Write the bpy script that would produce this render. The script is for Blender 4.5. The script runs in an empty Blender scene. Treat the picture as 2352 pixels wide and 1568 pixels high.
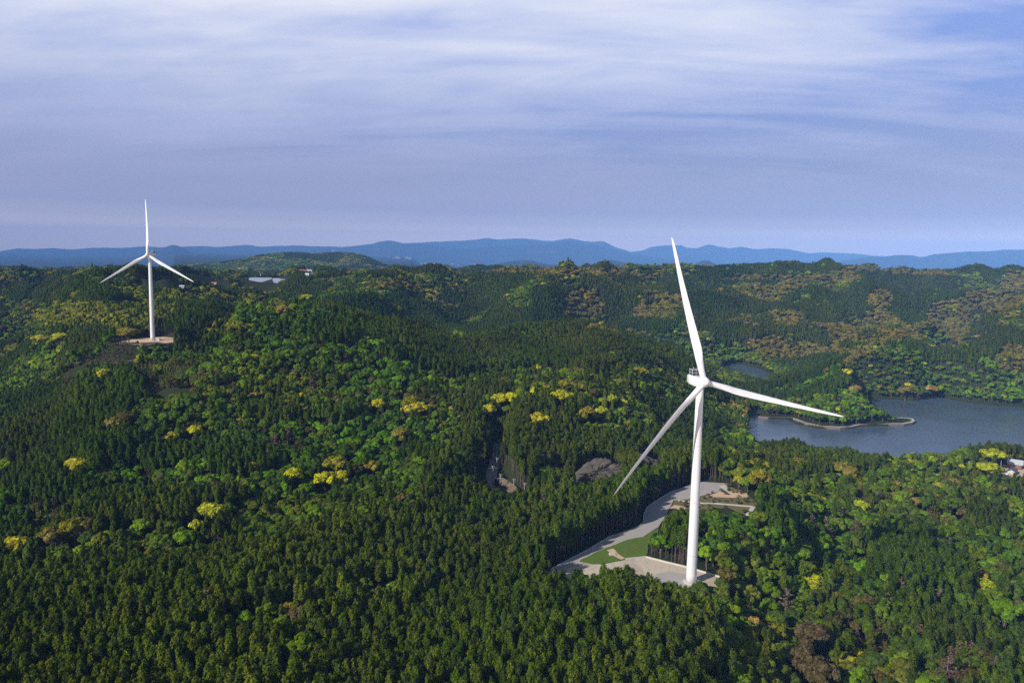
import bpy, math, random
import numpy as np
from math import sin, cos, tan, atan, pi, radians, degrees, sqrt, log, exp
from mathutils import Vector, Matrix
random.seed(7); RNG = np.random.default_rng(11)
SC = bpy.context.scene
COL = SC.collection

# ------------------------------------------------------------------ camera
F = 1773.2; CX, CY = 1176.0, 784.0            # focal length and centre in pixels of the 2352 x 1568 view of the photograph
CAMZ = 130.0
TH = atan(223/1930.0); RO = radians(1.0)
Rm = (Matrix.Rotation(pi/2-TH, 3, 'X') @ Matrix.Rotation(RO, 3, 'Z'))
cam = bpy.data.cameras.new('camera'); co = bpy.data.objects.new('camera', cam); COL.objects.link(co)
cam.sensor_width = 36.0; cam.lens = 36.0*1930/2560
cam.clip_start = 1.0; cam.clip_end = 120000
M4 = Rm.to_4x4(); M4.translation = (0, 0, CAMZ); co.matrix_world = M4
SC.camera = co
RN = np.array(Rm)

# ------------------------------------------------------------------ sun, sky, exposure
SUN_AZ = (-0.79, -0.61); SUN_EL = radians(31)
sd = bpy.data.lights.new('sun', 'SUN'); so = bpy.data.objects.new('sun', sd); COL.objects.link(so)
sd.energy = 5.0; sd.angle = radians(0.6); sd.color = (1.0, 0.95, 0.87)
sv = Vector((SUN_AZ[0]*cos(SUN_EL), SUN_AZ[1]*cos(SUN_EL), sin(SUN_EL))).normalized()
so.rotation_euler = sv.to_track_quat('Z', 'Y').to_euler()

W = bpy.data.worlds.new('World'); SC.world = W; W.use_nodes = True
nt = W.node_tree; nt.nodes.clear()
def N(t, **k):
    n = nt.nodes.new(t)
    for a, b in k.items(): setattr(n, a, b)
    return n
def L(a, b): nt.links.new(a, b)
def mth(op, a, b=None, c=None, clamp=False):
    n = nt.nodes.new('ShaderNodeMath'); n.operation = op; n.use_clamp = clamp
    for i, v in enumerate((a, b, c)):
        if v is None: continue
        if isinstance(v, (int, float)): n.inputs[i].default_value = v
        else: nt.links.new(v, n.inputs[i])
    return n.outputs[0]
def ramp(fac, stops, interp='LINEAR'):
    n = nt.nodes.new('ShaderNodeValToRGB'); cr = n.color_ramp; cr.interpolation = interp
    while len(cr.elements) < len(stops): cr.elements.new(0.5)
    for e, (p, c) in zip(cr.elements, stops):
        e.position = p; e.color = (c[0], c[1], c[2], 1) if not isinstance(c, (int, float)) else (c, c, c, 1)
    nt.links.new(fac, n.inputs[0]); return n.outputs[0]
def mixc(f, a, b, mode='MIX'):
    n = nt.nodes.new('ShaderNodeMix'); n.data_type = 'RGBA'; n.blend_type = mode
    for i, v in ((0, f), (6, a), (7, b)):
        if isinstance(v, (int, float)): n.inputs[i].default_value = v
        elif isinstance(v, tuple): n.inputs[i].default_value = (*v, 1)
        else: nt.links.new(v, n.inputs[i])
    return n.outputs[2]
def noise(vec, scale, detail=4, rough=0.55, dist=0.0):
    n = nt.nodes.new('ShaderNodeTexNoise'); n.inputs['Scale'].default_value = scale
    n.inputs['Detail'].default_value = detail; n.inputs['Roughness'].default_value = rough
    n.inputs['Distortion'].default_value = dist
    if vec is not None: nt.links.new(vec, n.inputs['Vector'])
    return n.outputs['Fac']
def comb(x, y, z):
    n = nt.nodes.new('ShaderNodeCombineXYZ')
    for i, v in enumerate((x, y, z)):
        if isinstance(v, (int, float)): n.inputs[i].default_value = v
        else: nt.links.new(v, n.inputs[i])
    return n.outputs[0]
sky = N('ShaderNodeTexSky', sky_type='NISHITA'); sky.sun_disc = False
sky.sun_elevation = SUN_EL; sky.sun_rotation = math.atan2(SUN_AZ[0], SUN_AZ[1])
sky.air_density = 1.2; sky.dust_density = 1.5; sky.altitude = 100
tc = N('ShaderNodeTexCoord'); sx = N('ShaderNodeSeparateXYZ'); L(tc.outputs['Generated'], sx.inputs[0])
dx, dy, dz = sx.outputs
el = mth('MAXIMUM', dz, 0.0)
zz = mth('ADD', el, 0.16)
px_, py_ = mth('DIVIDE', dx, zz), mth('DIVIDE', dy, zz)
pl = comb(mth('MULTIPLY', px_, 0.55), mth('ADD', mth('MULTIPLY', py_, 1.0), mth('MULTIPLY', px_, 0.18)), 0.0)
n1 = noise(pl, 1.1, 5, 0.6, 0.6)
n2 = noise(pl, 4.0, 6, 0.62, 0.9)
n3 = noise(comb(mth('MULTIPLY', px_, 0.22), py_, 3.7), 3.2, 4, 0.55, 0.5)
cl = mth('ADD', mth('ADD', mth('MULTIPLY', n1, 0.62), mth('MULTIPLY', n2, 0.22)), mth('MULTIPLY', n3, 0.62)); cl = mth('SUBTRACT', cl, 0.18)      # ~0.55 mean
# veil colour by elevation: lavender haze low, near-white thin cloud high
veil = ramp(el, [(0.0, (1.4, 1.08, 0.88)), (0.02, (1.35, 1.05, 0.87)), (0.035, (0.74, 0.64, 0.68)), (0.05, (0.48, 0.46, 0.61)), (0.08, (0.41, 0.42, 0.60)), (0.15, (0.50, 0.54, 0.78)), (0.23, (0.78, 0.81, 0.96)), (0.31, (1.0, 1.0, 1.03)), (0.40, (0.30, 0.35, 0.50)), (1.0, (0.08, 0.11, 0.20))])
thin = ramp(el, [(0.0, (1.4, 1.08, 0.88)), (0.02, (1.35, 1.05, 0.87)), (0.035, (0.71, 0.63, 0.67)), (0.05, (0.46, 0.45, 0.60)), (0.10, (0.34, 0.375, 0.575)), (0.2, (0.26, 0.37, 0.76)), (0.32, (0.30, 0.42, 0.88)), (0.40, (0.12, 0.19, 0.45)), (1.0, (0.05, 0.09, 0.24))])
left = mth('MULTIPLY', mth('SUBTRACT', 0.12, dx), 0.18)          # the thin cloud is denser on the left of the sky
hi = mth('MULTIPLY', el, 0.35)
dens = mth('ADD', mth('ADD', cl, left), hi)
gp = mth('SUBTRACT', mth('SUBTRACT', 1.0, mth('POWER', mth('ABSOLUTE', mth('DIVIDE', mth('SUBTRACT', dx, 0.60), 0.17)), 2.0)), mth('POWER', mth('ABSOLUTE', mth('DIVIDE', mth('SUBTRACT', mth('ADD', dz, mth('MULTIPLY', dx, 0.03)), 0.185), 0.028)), 2.0))
dens = mth('SUBTRACT', dens, mth('MULTIPLY', mth('MAXIMUM', gp, 0.0), 0.22))
cf = ramp(dens, [(0.46, 0.0), (0.62, 0.55), (0.82, 1.0)], 'LINEAR')
cloudy = mixc(cf, thin, veil)
up = ramp(el, [(0.36, 0.0), (0.6, 1.0)])
skyc = mixc(1.0, sky.outputs[0], (0.055, 0.055, 0.055), 'MULTIPLY')
cloudy = mixc(mth('MULTIPLY', up, 0.75), cloudy, skyc)
cloudy = mixc(0.06, cloudy, skyc)
bg = N('ShaderNodeBackground'); bg.inputs[1].default_value = 1.0
L(cloudy, bg.inputs[0])
wo = N('ShaderNodeOutputWorld'); L(bg.outputs[0], wo.inputs[0])
SC.view_settings.view_transform = 'Standard'; SC.view_settings.look = 'None'
SC.view_settings.exposure = 0.0; SC.view_settings.gamma = 1.0
SC.render.engine = 'CYCLES'
cy = SC.cycles
cy.max_bounces = 5; cy.diffuse_bounces = 2; cy.glossy_bounces = 2; cy.transmission_bounces = 2; cy.volume_bounces = 1
cy.transparent_max_bounces = 8; cy.use_denoising = False; cy.denoiser = 'OPENIMAGEDENOISE'; cy.denoising_prefilter = 'FAST'; cy.caustics_reflective = False; cy.caustics_refractive = False

# ------------------------------------------------------------------ projection helpers
def ray(u, v):
    """direction (with y = 1) through a pixel of the 2352 x 1568 view"""
    u = np.asarray(u, float); v = np.asarray(v, float)
    d = np.stack([(u-CX)/F, -(v-CY)/F, -np.ones_like(u)], -1) @ RN.T
    return d/d[..., 1:2]
def at_z(u, v, z):
    d = ray(u, v); s = (z-CAMZ)/d[..., 2]
    return np.stack([d[..., 0]*s, d[..., 1]*s, np.zeros_like(s)+z], -1)
def at_y(u, v, y):
    d = ray(u, v); return np.array([d[0]*y, y, CAMZ+d[2]*y])
def proj(P):
    q = (np.asarray(P, float)-np.array([0, 0, CAMZ])) @ RN
    return CX+F*q[..., 0]/-q[..., 2], CY-F*q[..., 1]/-q[..., 2]
def P2(u, v): return (u*0.91875, v*0.91875)     # from pixels of the full 2560 photograph

# ------------------------------------------------------------------ numpy noise
def vnoise(x, y, seed=0):
    xi = np.floor(x).astype(np.int64); yi = np.floor(y).astype(np.int64)
    xf = x-xi; yf = y-yi
    def h(a, b):
        n = (a*374761393+b*668265263+seed*974634777) & 0xffffffff
        n = ((n ^ (n >> 13))*1274126177) & 0xffffffff
        return ((n ^ (n >> 16)) & 0xffff)/65535.0
    sx_ = xf*xf*(3-2*xf); sy_ = yf*yf*(3-2*yf)
    a = h(xi, yi); b = h(xi+1, yi); c = h(xi, yi+1); d = h(xi+1, yi+1)
    return (a+(b-a)*sx_)+((c+(d-c)*sx_)-(a+(b-a)*sx_))*sy_
def fbm(x, y, seed=0, oct=4, g=0.5):
    s = 0; a = 1; t = 0
    for o in range(oct):
        s = s+a*vnoise(x*2**o+o*17.3, y*2**o-o*9.1, seed+o); t += a; a *= g
    return s/t
def sstep(x, a, b):
    t = np.clip((x-a)/(b-a), 0, 1); return t*t*(3-2*t)

# ------------------------------------------------------------------ terrain: canopy heights read off the photograph, ground 13 m below
CAN = 13.0
cols = {
 0: [(1568,16),(1300,-2),(1100,-8),(950,-12),(850,-18),(760,10),(700,25),(655,42),(615,45)],
 170: [(1568,16),(1300,2),(1100,2),(1000,8),(905,17),(850,5),(800,25),(760,35),(700,50),(660,50),(615,55)],
 345: [(1568,15),(1300,5),(1100,2),(1000,14),(930,22),(700,60),(660,62),(630,62),(612,68)],
 550: [(1568,14),(1300,6),(1150,5),(1000,14),(900,28),(820,40),(770,45),(720,40),(680,52),(650,58),(625,62)],
 750: [(1568,13),(1300,6),(1150,6),(1000,16),(900,28),(800,42),(760,42),(700,52),(660,60),(635,64),(622,66)],
 950: [(1568,12),(1300,5),(1150,5),(1000,15),(900,26),(820,38),(790,40),(765,28),(720,42),(680,56),(660,60),(630,66),(620,68)],
 1176: [(1568,12),(1400,14),(1000,15),(900,25),(800,34),(775,40),(758,14),(700,46),(650,58),(640,60),(618,70)],
 1400: [(1568,12),(1330,18),(1150,13),(1080,8),(1000,15),(900,25),(830,30),(770,38),(748,8),(700,35),(660,50),(625,72),(615,75)],
 1650: [(1568,8),(1400,12),(1080,12),(1000,5),(900,-5),(795,-18),(760,0),(700,30),(650,60),(612,88)],
 1900: [(1568,0),(1400,-2),(1250,-10),(1150,-15),(1090,-18),(1045,-22),(880,-14),(850,-16),(780,5),(700,40),(650,65),(609,100)],
 2150: [(1568,-5),(1400,-10),(1250,-15),(1150,-20),(1075,-22),(880,-28),(840,-20),(760,15),(700,40),(650,65),(625,80)],
 2352: [(1568,-8),(1400,-12),(1250,-18),(1150,-20),(1060,-22),(1020,-24),(880,-26),(800,10),(740,35),(700,45),(650,70),(622,93)],
}
ctl = []
for cx_, lst in cols.items():
    for (v, zc) in lst:
        p = at_z(cx_, v, zc); ctl.append((p[0]/p[1], p[1], zc-CAN))
for (u, v, zg) in [(1590,1345,0),(1300,1310,0),(1480,1200,0),(1560,1125,0),(1650,1110,0),(1700,1150,0),(1400,1260,0),(1150,1120,-9),(1180,1145,-11),(1140,1070,-6),(1300,1100,-6),(340,785,42),(300,790,42),(390,783,42),(420,860,27),(370,890,24),(240,828,30),(2330,1080,-23),(2290,1090,-24)]:
    p = at_z(u, v, zg); ctl.append((p[0]/p[1], p[1], zg))
ctl += [((u_-1176)/1773, 662, 29) for u_ in (230, 290, 350, 410)]+[((u_-1176)/1773, 575, 13) for u_ in (170, 240)]+[((u_-1176)/1773, 505, 9) for u_ in (320, 390, 450)]
ctl += [(p_, 282, -5) for p_ in (.06, .12, .18, .22)]+[(p_, 262, 0) for p_ in (.06, .12, .18, .22)]
for u in (-1.1, -0.9):                                      # outside the frame: carry the edges on
    ctl += [(u, p[1], p[2]) for p in [(0, 150, 2), (0, 250, 0), (0, 450, -20), (0, 800, -20), (0, 1300, 15), (0, 2400, 35)]]
for u in (0.9, 1.1):
    ctl += [(u, p[1], p[2]) for p in [(0, 150, -15), (0, 250, -20), (0, 450, -30), (0, 800, -55), (0, 1300, 0), (0, 2400, 50)]]
for u in (-.6, -.3, 0, .3, .6):
    ctl += [(u, 90, 5-12*max(u, 0)), (u, 160, 3-14*max(u, 0)), (u, 3500, 20), (u, 4600, -60)]
ctl += [(u, y, z) for u in (-1.1, 1.1) for y, z in ((90, 0), (3500, 20), (4600, -60))]
ctl = np.array(ctl)
def cc(u, y): return np.stack([u*2.6, np.log(y)], -1)
Cq = cc(ctl[:, 0], ctl[:, 1])
def kern(a, b):
    r2 = ((a[:, None, :]-b[None, :, :])**2).sum(-1); return np.sqrt(r2+0.0009)
K = kern(Cq, Cq)+np.eye(len(Cq))*-0.002
A_ = np.block([[K, np.ones((len(Cq), 1))], [np.ones((1, len(Cq))), np.zeros((1, 1))]])
wsol = np.linalg.solve(A_, np.append(ctl[:, 2], 0))
def rbf(x, y):
    u = (x/y).ravel(); yy = y.ravel(); out = np.empty(len(u))
    for i in range(0, len(u), 60000):
        q = cc(u[i:i+60000], yy[i:i+60000]); out[i:i+60000] = kern(q, Cq) @ wsol[:-1]+wsol[-1]
    return out.reshape(x.shape)
_gu = np.linspace(-1.1, 1.1, 260); _gl = np.linspace(log(60), log(5200), 420)
_U, _Lg = np.meshgrid(_gu, _gl, indexing='ij'); _Y = np.exp(_Lg)
_H = rbf(_U*_Y, _Y)
def bil(x, y):
    a = np.clip((x/y-_gu[0])/(_gu[1]-_gu[0]), 0, len(_gu)-1.001); b = np.clip((np.log(y)-_gl[0])/(_gl[1]-_gl[0]), 0, len(_gl)-1.001)
    i = a.astype(int); j = b.astype(int); fa = a-i; fb = b-j
    return (_H[i, j]*(1-fa)+_H[i+1, j]*fa)*(1-fb)+(_H[i, j+1]*(1-fa)+_H[i+1, j+1]*fa)*fb

def poly(pts, z): return np.array([at_z(a, b, z)[:2] for a, b in pts])
def Z1(x, y): return P2(1300+x/4.276, 1180+y/4.276)          # enlargements used for measuring
def Z5(x, y): return P2(1100+x/2.94, 1050+y/2.94)
def Z4(x, y): return P2(1920+x/2.45, 560+y/2.45)
def Z2(x, y): return P2(1180+x/4.523, 1080+y/4.523)
def inside(P, x, y):
    c = np.zeros(x.shape, bool); n = len(P)
    for i in range(n):
        x1, y1 = P[i]; x2, y2 = P[(i+1) % n]
        if y1 == y2: continue
        t = ((y1 > y) != (y2 > y)) & (x < (x2-x1)*(y-y1)/(y2-y1)+x1); c ^= t
    return c
def segd(P, x, y, closed=True):
    d = np.full(x.shape, 1e9); n = len(P)
    for i in range(n if closed else n-1):
        ax, ay = P[i]; bx, by = P[(i+1) % n]; ex, ey = bx-ax, by-ay
        t = np.clip(((x-ax)*ex+(y-ay)*ey)/(ex*ex+ey*ey+1e-9), 0, 1)
        d = np.minimum(d, np.hypot(x-ax-t*ex, y-ay-t*ey))
    return d
def sdist(P, x, y):
    m = P.min(0)-80; M_ = P.max(0)+80
    out = np.full(x.shape, 80.0)
    k = (x > m[0]) & (x < M_[0]) & (y > m[1]) & (y < M_[1])
    if k.any():
        d = segd(P, x[k], y[k]); out[k] = np.where(inside(P, x[k], y[k]), -d, d)
    return out

road_L = [(215,1085),(400,1003),(560,915),(740,822),(950,692),(1200,612),(1290,570),(1318,530),(1325,450),(1360,375),(1480,290),(1620,208),(1740,172),(1820,140),(1930,100)]
road_R = [(2190,118),(2200,190),(2130,205),(1980,243),(1810,285),(1640,298),(1610,360),(1560,450),(1530,510),(1470,590),(1320,685),(1160,718),(945,800),(800,860),(655,935),(640,955),(760,980)]
PAD = poly([Z1(*p) for p in [(640,955),(760,980),(870,985),(1120,935),(1350,910),(1780,1018),(2130,1118),(2110,1222),(1900,1278),(1500,1240),(1000,1172),(500,1130),(215,1104),(215,1085)]], 0.0)
ROAD = poly([Z1(*p) for p in road_L+road_R], 0.0)
GRASS = poly([Z1(*p) for p in [(655,938),(800,862),(945,803),(1160,721),(1320,689),(1400,640),(1480,600),(1470,680),(1380,760),(1352,905),(1120,930),(870,980),(760,976),(665,962)]], 0.0)
CLEAR = poly([Z1(*p) for p in [(1530,515),(1565,450),(1615,360),(1645,300),(1815,287),(1985,247),(2135,208),(2205,190),(2190,118)]]+[Z5(*p) for p in [(2130,480),(2180,505),(2280,560),(2340,620),(2330,700),(2270,712),(2150,655),(2030,640),(1900,700),(1800,690),(1690,700)]], 0.0)
GULLY = poly([(700+0,0)]*0+[(x, y) for x, y in [(1245,1318)]]*0+[Z1(*p) for p in [(640,955),(2130,1118),(2110,1230),(215,1110)]], 0.0)
ROAD2 = np.array([at_z(*P2(u, v), z)[:3] for u, v, z in [(1246,1108,-4),(1243,1140,-5),(1226,1188,-8),(1236,1215,-9),(1256,1238,-10),(1283,1260,-11),(1320,1262,-12),(1370,1240,-11),(1420,1215,-9),(1470,1207,-8),(1560,1190,-6)]])
SLOPEA = poly([Z2(*p) for p in [(1130,600),(1120,480),(1380,290),(1550,295),(1700,380),(1730,420),(1560,500),(1380,550),(1190,600)]], 0.0)
PAD2 = poly([(265,787),(290,780),(330,775),(375,773),(398,775),(399,786),(340,791),(290,790)], 42.0)
FIELDA = poly([(165,832),(195,823),(255,818),(325,818),(318,832),(250,836)], 30.0)
FIELDB = poly([(308,845),(340,828),(420,822),(500,820),(520,850),(470,875),(400,880),(312,880)], 27.0)
FIELDC = poly([(312,882),(400,882),(455,880),(440,900),(360,908)], 23.0)
LZ = -45.0
LAKE = poly([Z4(*p) for p in [(-118,1180),(-95,1152),(-60,1148),(0,1195),(150,1196),(210,1225),(330,1250),(500,1255),(560,1240),(830,1232),(890,1215),(870,1202),(800,1199),(740,1195),(680,1175),(630,1140),(590,1105),(600,1070),(800,1075),(900,1085),(1050,1060),(1200,1090),(1350,1110),(1530,1120),(1750,1130),(1750,1450),(1500,1440),(1300,1430),(1230,1440),(1090,1460),(950,1480),(800,1500),(600,1500),(400,1480),(200,1440),(0,1430),(-90,1380),(-125,1290)]], LZ)
LAKE2 = poly([(1660,838),(1700,836),(1740,845),(1775,862),(1782,876),(1740,874),(1700,866),(1655,856)], LZ)
LAKE3 = poly([(2135,838),(2165,832),(2200,846),(2240,852),(2235,862),(2180,858),(2150,852)], LZ)
PENPTS = [(-60,1185),(0,1191),(150,1193),(165,1202),(230,1228),(340,1248),(440,1256),(510,1250),(570,1238),(640,1232),(830,1234),(880,1226),(897,1216),(885,1203),(850,1199),(795,1199)]
YARD = poly([(2262,1085),(2290,1068),(2352,1062),(2400,1075),(2400,1110),(2330,1110)], -22.0)
SOLF = np.array([at_y(u_, 645, y_)[:2] for u_, y_ in ((560, 1470), (668, 1470), (675, 1660), (560, 1660))])
VILLF = np.array([at_y(u_, 625, y_)[:2] for u_, y_ in ((676, 1620), (745, 1620), (745, 1960), (676, 1960))])
# far ridges: silhouettes read off the photograph, built as real relief at their distances
def S1(x, y): return P2(x/1.8375, 560+y/1.8375)
def S2(x, y): return P2(1280+x/1.8375, 560+y/1.8375)
RIDGES = [
 (4100, 450, [S1(*p) for p in [(800,215),(880,195),(1000,186),(1080,176),(1180,157),(1250,146),(1360,143),(1450,148),(1530,144),(1600,142),(1650,149),(1700,168),(1750,192),(1810,212),(1900,230)]]),
 (11000, 800, [S2(*p) for p in [(-120,215),(-60,180),(0,169),(60,166),(100,170),(150,183),(200,186),(290,197),(350,200),(400,179),(450,163),(480,170),(510,176),(560,180),(640,187),(720,192),(790,198),(840,182),(870,166),(900,166),(940,187),(980,205),(1060,210)]]),
 (12500, 900, [S1(*p) for p in [(-150,200),(0,205),(130,213),(200,208),(300,196),(350,190),(420,192),(480,180),(560,176),(640,182),(760,192),(900,205)]]),
 (18000, 1500, [S2(*p) for p in [(1060,200),(1160,186),(1230,174),(1300,178),(1400,185),(1480,176),(1560,161),(1650,151),(1700,150),(1760,141),(1830,143),(1880,151),(1940,139),(2040,131),(2090,127),(2200,125),(2290,116),(2400,116),(2600,110)]]),
 (18000, 1500, [S1(*p) for p in [(-200,165),(0,150),(150,165),(300,172),(420,165),(480,162),(560,152),(640,152),(690,140),(740,110),(800,95),(850,111),(880,135),(920,158),(970,170),(1100,168),(1250,175),(1400,150)]]),
 (22000, 1800, [S1(*p) for p in [(1350,150),(1500,112),(1600,103),(1700,93),(1740,83),(1780,77),(1820,81),(1850,88),(1900,87),(1960,92),(2010,103),(2060,108),(2140,112),(2250,106),(2352,98)]]+[S2(*p) for p in [(100,94),(150,93),(250,84),(320,88),(400,100),(450,112),(520,130),(620,150),(760,165),(900,200)]]),
 (26000, 1800, [S1(*p) for p in [(1800,110),(1900,88),(2050,79),(2150,73),(2240,63),(2280,70),(2352,65)]]+[S2(*p) for p in [(60,65),(140,75),(190,76),(265,64),(320,76),(360,82),(425,80),(480,108),(540,125),(620,145),(760,155),(900,175)]]),
 (24500, 1700, [S1(*p) for p in [(-250,118),(0,125),(80,112),(180,115),(240,110),(330,117),(430,108),(560,110),(660,103),(760,108),(930,100),(1000,105),(1130,96),(1200,105),(1340,98),(1500,103),(1700,110),(1900,125)]]),
 (28000, 1700, [S2(*p) for p in [(400,150),(540,127),(600,122),(640,105),(700,98),(780,98),(800,108),(850,110),(905,92),(960,105),(1000,112),(1050,103),(1120,115),(1200,110),(1270,115),(1300,122),(1370,135),(1420,130),(1500,132),(1600,138),(1650,145),(1800,150),(2400,160),(2700,160)]]),
]
RD = []
for D, Wd, pts in RIDGES:
    q = np.array([at_y(a, b, D) for a, b in pts]); q = q[np.argsort(q[:, 0])]; RD.append((D, Wd, q[:, 0]/D, q[:, 2]))
LINES = [  # ridge and valley lines read off the photograph: view pixels, height change, half width in metres
 ([(40,1010),(110,940),(190,905),(330,892),(420,950)], 9, 38), ([(0,900),(120,860),(230,870)], -14, 50), ([(-40,1080),(40,1040),(100,985)], -8, 30),
 ([(0,1262),(200,1250),(430,1240),(560,1180),(700,1110),(860,1040),(1000,1000)], -7, 20), ([(300,1150),(420,1090),(560,1010),(700,950)], 7, 26), ([(60,1180),(250,1120),(420,1020)], -6, 24),
 ([(500,1400),(800,1260),(1010,1120),(1090,1040)], 6, 26), ([(850,1440),(1100,1300),(1200,1230)], -4, 20),
 ([(760,800),(1000,782),(1250,775),(1500,800),(1600,850)], 10, 55), ([(960,752),(1180,752),(1330,756),(1480,762)], -30, 110), ([(1500,1000),(1620,930),(1700,880)], -12, 40), ([(1250,900),(1450,870),(1560,830)], 8, 40),
 ([(1130,760),(1220,715),(1330,680),(1480,655),(1600,645)], 34, 120), ([(1190,700),(1290,745),(1380,770)], -28, 90), ([(1440,770),(1520,730),(1640,705),(1720,690)], 30, 100), ([(1640,800),(1740,760),(1840,700),(1880,660)], 34, 110), ([(1560,810),(1700,800),(1790,790)], -22, 80),
 ([(1760,860),(1850,830),(1930,770),(1990,720)], -18, 80), ([(1990,880),(2060,810),(2130,765),(2200,700)], 28, 95), ([(2170,830),(2230,760),(2290,700)], -26, 90), ([(2260,850),(2330,780),(2400,720)], 28, 100),
 ([(2000,680),(2100,655),(2250,648),(2400,660)], 34, 150), ([(1750,655),(1900,640),(2050,632)], 26, 150), ([(1900,672),(2050,690),(2150,720)], -30, 120),
 ([(0,662),(110,652),(200,668),(260,690)], 34, 130), ([(0,720),(80,760),(120,800)], -26, 90), ([(120,800),(190,740),(300,690),(360,675)], 26, 90), ([(400,790),(470,740),(560,700),(620,690)], 22, 90), ([(350,760),(420,715),(520,670)], -20, 80),
 ([(620,800),(700,750),(800,700),(900,668),(1000,655)], 30, 110), ([(560,780),(640,725),(740,680)], -18, 75), ([(880,760),(980,720),(1060,680),(1130,650)], -22, 90),
 ([(640,650),(720,640),(850,640),(1000,648)], 18, 120), ([(900,628),(1100,625),(1300,622)], 26, 200), ([(1180,650),(1320,640),(1500,632)], -30, 170),
 ([(1700,1180),(1850,1150),(2050,1110),(2200,1090)], 6, 34), ([(1760,1330),(1900,1290),(2000,1260)], -9, 24), ([(2000,1330),(2120,1280),(2260,1250)], 8, 32), ([(1800,1520),(2000,1440),(2200,1400)], -6, 24),
]
LW = None; CORR = []
def relief(x, y):
    out = np.zeros(x.shape)
    for W_, dz_, wd in LW:
        a = W_.min(0)-wd*2.6; b = W_.max(0)+wd*2.6
        k = (x > a[0]) & (x < b[0]) & (y > a[1]) & (y < b[1])
        if not k.any(): continue
        xs = x[k]; ys_ = y[k]; wb = wd*.5*(fbm(xs/(wd*1.2), ys_/(wd*1.2), 13, 3)-.5)
        d = segd(W_, xs, ys_, False)+wb
        out[k] += dz_*(1.0+.45*(abs(dz_) > 15))*(np.exp(-np.abs(d/wd)**1.5) if dz_ > 0 else np.exp(-(d/wd)**2))
    return out
def ground(x, y, carve=True):
    x = np.asarray(x, float); y = np.asarray(y, float); r = y
    h = bil(x, y)
    amp = 4+6*sstep(r, 380, 700)+18*sstep(r, 760, 1500)
    amp = amp*(1-sstep(r, 2500, 2900)*0.75)
    wl = 60+260*sstep(r, 500, 1500)
    n_ = fbm(x/230, y/230, 3, 4)-0.5
    rid = 1-np.minimum(np.abs(fbm(x/430+5, y/430, 8, 4)-0.5)/0.15, 1.0)
    rid2 = 1-np.minimum(np.abs(fbm(x/170+2, y/170, 18, 3)-0.5)/0.15, 1.0)
    if LW: h = h+relief(x, y)
    h = h+amp*n_*1.7+46*(rid-.5)*sstep(r, 850, 1400)*(1-.6*sstep(r, 2400, 3000))+9*(rid2-.5)*sstep(r, 330, 560)*(1+.8*sstep(r, 900, 1300))+3.0*(fbm(x/45, y/45, 21, 3)-0.5)
    plain = -60-105*sstep(r, 5500, 10500)+14*(fbm(x/900, y/900, 31, 3)-.5)
    far = sstep(r, 4300, 5000); h = h*(1-far)+plain*far
    for D, Wd, ru, rz in RD:
        u = x/y
        base = (-175 if D > 10500 else -110) if D > 4200 else -30
        top = np.interp(u, ru, rz, left=base, right=base)
        k = (u > ru[0]) & (u < ru[-1])
        m_ = (1+0.25*(fbm(x/(Wd*.5), y/(Wd*.5), int(D), 4)-.5))
        t = np.abs(y-D)/(Wd*m_)
        prof = np.exp(-(t**1.6)*1.3)
        spur = 1-0.55*np.abs(fbm(x/(Wd*.35), y/(Wd*1.1), int(D)+5, 4)-0.5)*2*np.clip(t*1.5, 0, 1)
        jag = 1+0.07*(fbm(x/(Wd*.22), y/(Wd*.9)+3, int(D)+9, 4)-.5)*(D > 5000)
        cand = base+(top-base)*prof*spur*jag
        h = np.where(k, np.maximum(h, cand), h)
    if not carve: return h
    for (cu, ce, cm) in CORR:
        h = h-np.interp(x/y, cu, ce)*np.exp(-((y-np.interp(x/y, cu, cm))/(np.interp(x/y, cu, cm)*.26))**2)*sstep(y, 760, 950)
    for P_, zt, bl in ((PAD, -0.35, 9), (ROAD, -0.35, 12), (GRASS, -0.2, 8), (CLEAR, -0.2, 12), (FIELDA, 30, 16), (FIELDB, 27, 16), (FIELDC, 23, 14), (YARD, -22.3, 14), (SOLF, 62.5, 40), (VILLF, 70, 60), (PAD2, 41.6, 18)):
        s = sdist(P_, x, y); w = 1-sstep(s, 0.5, bl); h = h*(1-w)+zt*w
    mn = ROAD2[:, :2].min(0)-30; mx = ROAD2[:, :2].max(0)+30
    k = (x > mn[0]) & (x < mx[0]) & (y > mn[1]) & (y < mx[1])
    if k.any():
        xs, ys = x[k], y[k]; bd = np.full(xs.shape, 1e9); bz = np.zeros(xs.shape)
        for i in range(len(ROAD2)-1):
            a, b = ROAD2[i], ROAD2[i+1]; e = b-a
            t = np.clip(((xs-a[0])*e[0]+(ys-a[1])*e[1])/(e[0]**2+e[1]**2), 0, 1)
            d = np.hypot(xs-a[0]-t*e[0], ys-a[1]-t*e[1]); q = d < bd
            bd = np.where(q, d, bd); bz = np.where(q, a[2]+t*e[2], bz)
        w = 1-sstep(bd, 3.6, 14); h[k] = h[k]*(1-w)+(bz-0.2)*w
    for P_ in (LAKE, LAKE2, LAKE3):
        s = sdist(P_, x, y)
        lk = np.where(s < 0, LZ-0.5-np.minimum(-s, 6)*.8, LZ+np.minimum(s, 5)*0.35+1.0)
        w = 1-sstep(s, 2, 38); h = np.where(s < 80, h*(1-w)+lk*w, h)
        h = np.where((s >= 2) & (s < 80), np.maximum(h, LZ+0.8), h)
    return h

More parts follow.
